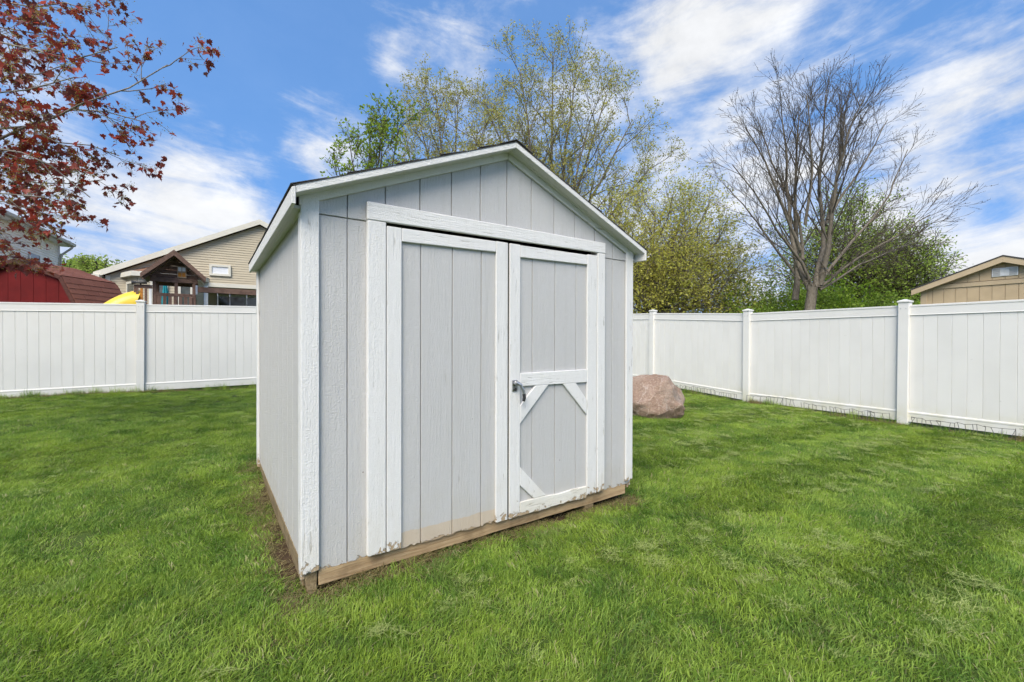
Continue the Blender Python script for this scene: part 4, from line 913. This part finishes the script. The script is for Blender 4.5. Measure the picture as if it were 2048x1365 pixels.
tips = [(p, d) for p, d in T.tips]; sel = [tips[i] for i in mrd.permutation(len(tips))]
maple = finish_tree(T, 'red_maple', 'red-leaved maple whose limbs hang in from the left edge', base, bk_map, None, None, None, (0,), (7,4,3,3,3,3))
lv, lf_ = maple_leaf(1.0, .22); lme = [np_mesh('leaf', *maple_leaf(1.0, f_), m_crim) for f_ in (.05, .22, .4)]
VV, FF, b, cnt = [], [], 0, 0; FV = []
for p, d in sel:
    k = 2 if mrd.random() < .5 else 1
    for _ in range(k):
        sz = mrd.uniform(.04, .100); yaw_ = mrd.uniform(0, 6.28); pitch_ = mrd.normal(-.75, .45); roll_ = mrd.normal(0, .5)
        E_ = Euler((pitch_, roll_, yaw_)); pos = p+Vector(mrd.normal(0,.03,3)); 
        q = px = (pos-CAM); dep_ = q.dot(FWD); u_ = 1024+FPX*q.dot(RGT)/dep_
        if cnt < 300 and u_ > 20 and sz > .058:
            o = link('leaf', lme[int(mrd.integers(3))], maple, loc=pos-Vector(base), rot=E_); o.scale = (sz, sz, sz); cnt += 1
        else:
            M_ = np.array(E_.to_matrix()); V = (lv*sz) @ M_.T + np.array(pos-Vector(base)); VV.append(V); FF.append(lf_+b); b += len(V)
    if mrd.random() < .55:
        c0 = np.array(p-Vector(base)); n = 20; FV.append(c0+mrd.normal(0,.022,(n,3)))
print('maple leaves', cnt, len(VV))
o = link('foliage', np_mesh('foliage', np.concatenate(VV), np.concatenate(FF), m_crim), maple); o['kind'] = 'stuff'
V, F = leaf_arrays(np.concatenate(FV), .014, mrd, spread=.004); o = link('flower_clusters', np_mesh('flower_clusters', V, F, m_flow), maple); o['kind'] = 'stuff'

# ------------------------------------------------------------------ grass
def blade_patch(name, n, rad_, h, wid, lean, curl, mat, seed, flat=0.0):
    r_ = np.random.default_rng(seed); a = r_.uniform(0, 2*math.pi, n); rr_ = rad_*np.sqrt(r_.uniform(0, 1, n)); P = np.stack([rr_*np.cos(a), rr_*np.sin(a), np.zeros(n)], 1)
    hh = h*r_.uniform(.45, 1.25, n)*(1-.25*(rr_/rad_)**2); da = r_.uniform(0, 2*math.pi, n); ln0 = np.abs(r_.normal(0, curl, n))
    dx = np.cos(da)*ln0+lean+r_.normal(0,.15,n)*lean; dy = np.sin(da)*ln0; wv = np.stack([-np.sin(da+.8), np.cos(da+.8), np.zeros(n)], 1)*(wid*r_.uniform(.6,1.3,n))[:,None]*.5
    V = []; ts = (0, .4, .75, 1.0)
    for t in ts:
        off = np.stack([dx*hh*t**1.7, dy*hh*t**1.7, hh*(t - .35*np.minimum(1.2,np.hypot(dx,dy))*t**2)*(1-flat)+flat*.012], 1); ww = wv*(1-.25*t if t < 1 else 0.06)
        V += [P+off-ww, P+off+ww]
    V = np.stack(V, 1).reshape(-1, 3); i = np.arange(n)[:,None]*8; F = []
    for k in range(3): F.append(np.stack([i[:,0]+2*k, i[:,0]+2*k+1, i[:,0]+2*k+3, i[:,0]+2*k+2], 1))
    tt_ = np.tile(np.repeat(np.array(ts), 2), n); rn = np.repeat(r_.random(n), 8)
    return np_mesh(name, V, np.concatenate(F), mat, {'tip': tt_, 'rnd': rn})
s = NT('grass_blade'); po = s.coord('Position'); rnd_ = s.attr('rnd'); tip_ = s.attr('tip')
_lo = s.noise(po, .9, 4, .55, .4); _mid = s.noise(po, 4.5, 3); 
_c = s.mix(s.ma('POWER', rnd_, 1.3), (.095,.185,.022), (.38,.54,.085)); _c = s.mix(s.rng(_lo, .40, .64, 0, .6), _c, (.35,.46,.055)); _c = s.mix(s.rng(_mid, .46, .64, 0, .55), _c, (.09,.21,.03)); _c = s.mix(s.rng(s.noise(po, 2.1, 4, .6), .55, .72, 0, .55), _c, (.24,.31,.10)); _c = s.mix(s.rng(s.noise(po, 13, 2), .55, .75, 0, .4), _c, (.06,.14,.02))
_or = s.orand(); _c = s.mix(s.rng(_or, .55, 1.0, 0, .55), _c, (.40,.52,.10)); _c = s.mix(s.rng(_or, .0, .40, .60, 0), _c, (.06,.145,.02))
_c = s.mix(s.rng(tip_, 0, .40, .45, 0), _c, (.22,.25,.08)); _c = s.mix(s.rng(rnd_, .962, .968), _c, (.40,.38,.18))
m_grass = s.leafy(_c, .45, .5, .3)
s = NT('dry_grass'); rnd_ = s.attr('rnd'); m_dry = s.leafy(s.mix(rnd_, (.15,.125,.05), (.31,.26,.12)), .3, .6, .2)
s = NT('clipping_grass'); rnd_ = s.attr('rnd'); m_clip = s.leafy(s.mix(rnd_, (.26,.34,.085), (.44,.48,.18)), .3, .6, .2)
def proto_collection(name, meshes):
    c = bpy.data.collections.new(name)
    for i, me in enumerate(meshes): c.objects.link(bpy.data.objects.new(f'{name}_{i:02d}', me))
    return c
def scatter(name, pts, rots, scls, idxs, coll, label):
    me = bpy.data.meshes.new(name); me.from_pydata([tuple(p) for p in pts], [], [])
    for nm, ty, ar, fld in (('rot', 'FLOAT_VECTOR', rots, 'vector'), ('scl', 'FLOAT_VECTOR', scls, 'vector'), ('idx', 'INT', idxs, 'value')):
        a = me.attributes.new(nm, ty, 'POINT'); a.data.foreach_set(fld, np.asarray(ar).ravel())
    o = link(name, me); tag(o, label, None, None, 'stuff')
    g = bpy.data.node_groups.new(name, 'GeometryNodeTree'); g.interface.new_socket('Geometry', in_out='INPUT', socket_type='NodeSocketGeometry'); g.interface.new_socket('Geometry', in_out='OUTPUT', socket_type='NodeSocketGeometry')
    gi = g.nodes.new('NodeGroupInput'); go = g.nodes.new('NodeGroupOutput'); ip = g.nodes.new('GeometryNodeInstanceOnPoints'); ci = g.nodes.new('GeometryNodeCollectionInfo')
    ci.inputs['Collection'].default_value = coll; ci.inputs['Separate Children'].default_value = True; ci.inputs['Reset Children'].default_value = True; ip.inputs['Pick Instance'].default_value = True
    def na(nm, dt): n = g.nodes.new('GeometryNodeInputNamedAttribute'); n.data_type = dt; n.inputs['Name'].default_value = nm; return n.outputs['Attribute']
    L = g.links.new; L(gi.outputs[0], ip.inputs['Points']); L(ci.outputs[0], ip.inputs['Instance']); L(na('idx', 'INT'), ip.inputs['Instance Index'])
    er = g.nodes.new('FunctionNodeEulerToRotation'); L(na('rot', 'FLOAT_VECTOR'), er.inputs[0]); L(er.outputs[0], ip.inputs['Rotation']); L(na('scl', 'FLOAT_VECTOR'), ip.inputs['Scale']); L(ip.outputs[0], go.inputs[0])
    md = o.modifiers.new('scatter', 'NODES'); md.node_group = g
    return o
gp = [blade_patch('tuft', 300, .12, .040, .0036, .10, .85, m_grass, 60+i) for i in range(4)] + [blade_patch('tuft', 290, .12, .043, .0037, .62, .75, m_grass, 70+i) for i in range(4)] + [blade_patch('tuft', 130, .10, .068, .0040, .3, .8, m_grass, 80+i) for i in range(3)]
gcol = proto_collection('tuft_kinds', gp)
def inside(x, y):
    fr = (x-P0R.x)*DRv.y - (y-P0R.y)*DRv.x; fl = -(x-P0L.x)*DLv.y + (y-P0L.y)*DLv.x
    return (fr < -.04) & (fl < -.04)
gr = np.random.default_rng(90)
def vnoise(x, y, sc_, ph):  # cheap smooth field
    return (np.sin(x*sc_+1.3*np.sin(y*sc_*.7+ph)+ph)+np.sin(y*sc_*1.17+1.1*np.sin(x*sc_*.8-ph)+2*ph)+np.sin((x+y)*sc_*.63+ph*3))/3
cell = .112; gx, gy = np.meshgrid(np.arange(-9, 9.2, cell), np.arange(-5.5, 10.2, cell)); x = gx.ravel()+gr.uniform(-.5,.5,gx.size)*cell; y = gy.ravel()+gr.uniform(-.5,.5,gx.size)*cell; N0 = x.size
fx = (x-CAM.x)*FWD0.x+(y-CAM.y)*FWD0.y; rx = (x-CAM.x)*RIGHT0.x+(y-CAM.y)*RIGHT0.y; dist = np.hypot(fx, rx); sd = shed_dist(x, y)
sdn = sd+.07*vnoise(x, y, 9, .5)
dens_ = np.where(dist < 5.5, 1.0, np.where(dist < 8, .85, .7))
front_ = (y < 0) & (x > .2)
dens_ = dens_*np.clip((sdn-np.where(front_, .005, .035))/np.where(front_, .06, .11), 0, 1)
bare = np.exp(-(((x+1.15)/.13)**2+((y-1.4-.6*(x+1.15))/.45)**2)); dens_ *= 1-.65*bare
keep = inside(x, y) & (gr.random(N0) < dens_) & (fx > -1.2) & (np.abs(rx) < np.maximum(fx, 0)*1.45+2.2)
x, y, sd, dist, fx = x[keep], y[keep], sd[keep], dist[keep], fx[keep]
n = len(x); print('grass patches', n)
fld = vnoise(x, y, 1.1, .3)*2.4+vnoise(x, y, 3.2, 1.9)*1.3
leanf = .5+.5*vnoise(x, y, 1.9, 4.0); tall = .5+.5*vnoise(x, y, 2.4, 7.0)
stripe = np.sin((y+.0926*x)*2*math.pi/1.06)          # mower passes on the right-hand lawn
hsc = (.62+.34*tall+.34*(.5+.5*vnoise(x, y, 8.3, 5.5))+.16*(np.abs(stripe) < .25)*(x > 2.3))*gr.uniform(.85,1.15,n)*np.clip(.55+sd/.5, .55, 1)
hsc *= np.clip(1.15-.035*dist, .8, 1.1)
idx_ = np.where(gr.random(n) < .06, gr.integers(8,11,n), np.where(gr.random(n) < np.where(x > 2.3, 1.0, leanf), gr.integers(4,8,n), gr.integers(0,4,n)))
rot_ = np.stack([np.zeros(n), np.zeros(n), np.where(x > 2.3, np.where(stripe > 0, 0, math.pi)+gr.normal(0,.38,n), fld+gr.normal(0,1.2,n))], 1)
fdist = np.minimum(-((x-P0R.x)*DRv.y-(y-P0R.y)*DRv.x), -(-(x-P0L.x)*DLv.y+(y-P0L.y)*DLv.x)); hsc *= np.clip(.35+(fdist-.10)/.25, .35, 1)
zz_ = gz(x, y)-.035*np.exp(-(sd/.15)**2)-.004
scl_ = np.stack([np.ones(n)*1.05, np.ones(n)*1.05, hsc], 1)
scatter('grass', np.stack([x, y, zz_], 1), rot_, scl_, idx_.astype(np.int32), gcol, 'green mown lawn grass around the shed')
# straw-coloured thatch by the shed foot and along the fences
dp_ = [blade_patch('dry_tuft', 60, .10, .055, .0036, .2, 1.0, m_dry, 100+i) for i in range(2)] + [blade_patch('dry_tuft', 70, .13, .05, .0034, .3, 1.6, m_dry, 104+i, .55) for i in range(2)] + [blade_patch('dry_tuft', 55, .09, .12, .0042, .25, .7, m_grass, 108+i) for i in range(2)]
dcol = proto_collection('dry_kinds', dp_); pts, ro, sl_, ii = [], [], [], []
def put(x, y, k, h=1.0, w=1.0):
    pts.append((x, y, GZ(x, y)-.012)); ro.append((0,0,gr.uniform(0,6.28))); sl_.append((w, w, h)); ii.append(k)
for s_ in np.arange(-3, 8.4, .07):
    for _ in range(2):
        p = P0R+DRv*(s_+gr.normal(0,.03))+Vector((-DRv.y, DRv.x, 0))*gr.uniform(.03,.20); hh_ = .55+.75*max(0, math.sin(s_*3.7)+.5*math.sin(s_*9.1+1)); put(p.x, p.y, int(gr.choice([0,0,1,1,2,4,5])), hh_*gr.uniform(.8,1.3)*1.25)
for s_ in np.arange(-4.5, 10.3, .06):
    for _ in range(2):
        p = P0L+DLv*(s_+gr.normal(0,.03))-Vector((-DLv.y, DLv.x, 0))*gr.uniform(.03,.20); put(p.x, p.y, int(gr.choice([0,1,0,1,3,3,4,5])), gr.uniform(.9,1.6))
for _ in range(80):
    y_ = gr.uniform(-.15, 2.6); x_ = -gr.uniform(.04,.24); put(x_, y_, int(gr.choice([0,2,3,3])), gr.uniform(.4,.8))
for _ in range(70):
    x_ = gr.uniform(-.2, 2.5); y_ = -gr.uniform(.0,.10); put(x_, y_, int(gr.choice([0,2,2,3])), gr.uniform(.4,.8))
for _ in range(16): 
    a = gr.normal(0,1,2); put(-.12+.16*a[0], -.22+.10*a[1], int(gr.choice([2,3])), .8)
for _ in range(26):
    a = gr.uniform(0,6.28); put(boulder.location.x+.56*math.cos(a), boulder.location.y+.48*math.sin(a), int(gr.choice([4,5,5])), .7)
scatter('dry_grass', pts, ro, sl_, np.array(ii, np.int32), dcol, 'straw-coloured dry grass along the fences and the shed foot')
# clippings left by the mower
cp_ = [blade_patch('clipping', 64, .05, .030, .0026, .0, 1.8, m_clip, 120+i, .6) for i in range(4)]
ccol_ = proto_collection('clipping_kinds', cp_); pts, ro, sl_, ii = [], [], [], []
tries = 0
while len(pts) < 1500 and tries < 40000:
    tries += 1; x_ = gr.uniform(-6, 8); y_ = gr.uniform(-4, 8.5)
    if not inside(np.array([x_]), np.array([y_]))[0] or shed_dist(np.array([x_]), np.array([y_]))[0] < .3: continue
    f_ = (.5+.5*vnoise(np.array([x_]), np.array([y_]), 2.7, 2.2)[0])*(.45+.55*abs(math.cos((y_+.0926*x_)*math.pi/.53))**2); wgt = (1.0 if x_ > 2.2 else (.45 if y_ < -.4 and x_ > .2 else .12))*f_**2.2
    if gr.random() > wgt*1.6: continue
    for _ in range(int(gr.integers(1,3))):
        q = (x_+gr.normal(0,.05), y_+gr.normal(0,.035)); pts.append((q[0], q[1], GZ(*q)+gr.uniform(.018,.034))); ro.append((gr.normal(0,.12), gr.normal(0,.12), gr.uniform(0,6.28))); w_ = gr.uniform(.6,1.4); sl_.append((w_, w_, 1)); ii.append(int(gr.integers(4)))
scatter('grass_clippings', pts, ro, sl_, np.array(ii, np.int32), ccol_, 'pale mown clippings lying in clumps on the lawn')
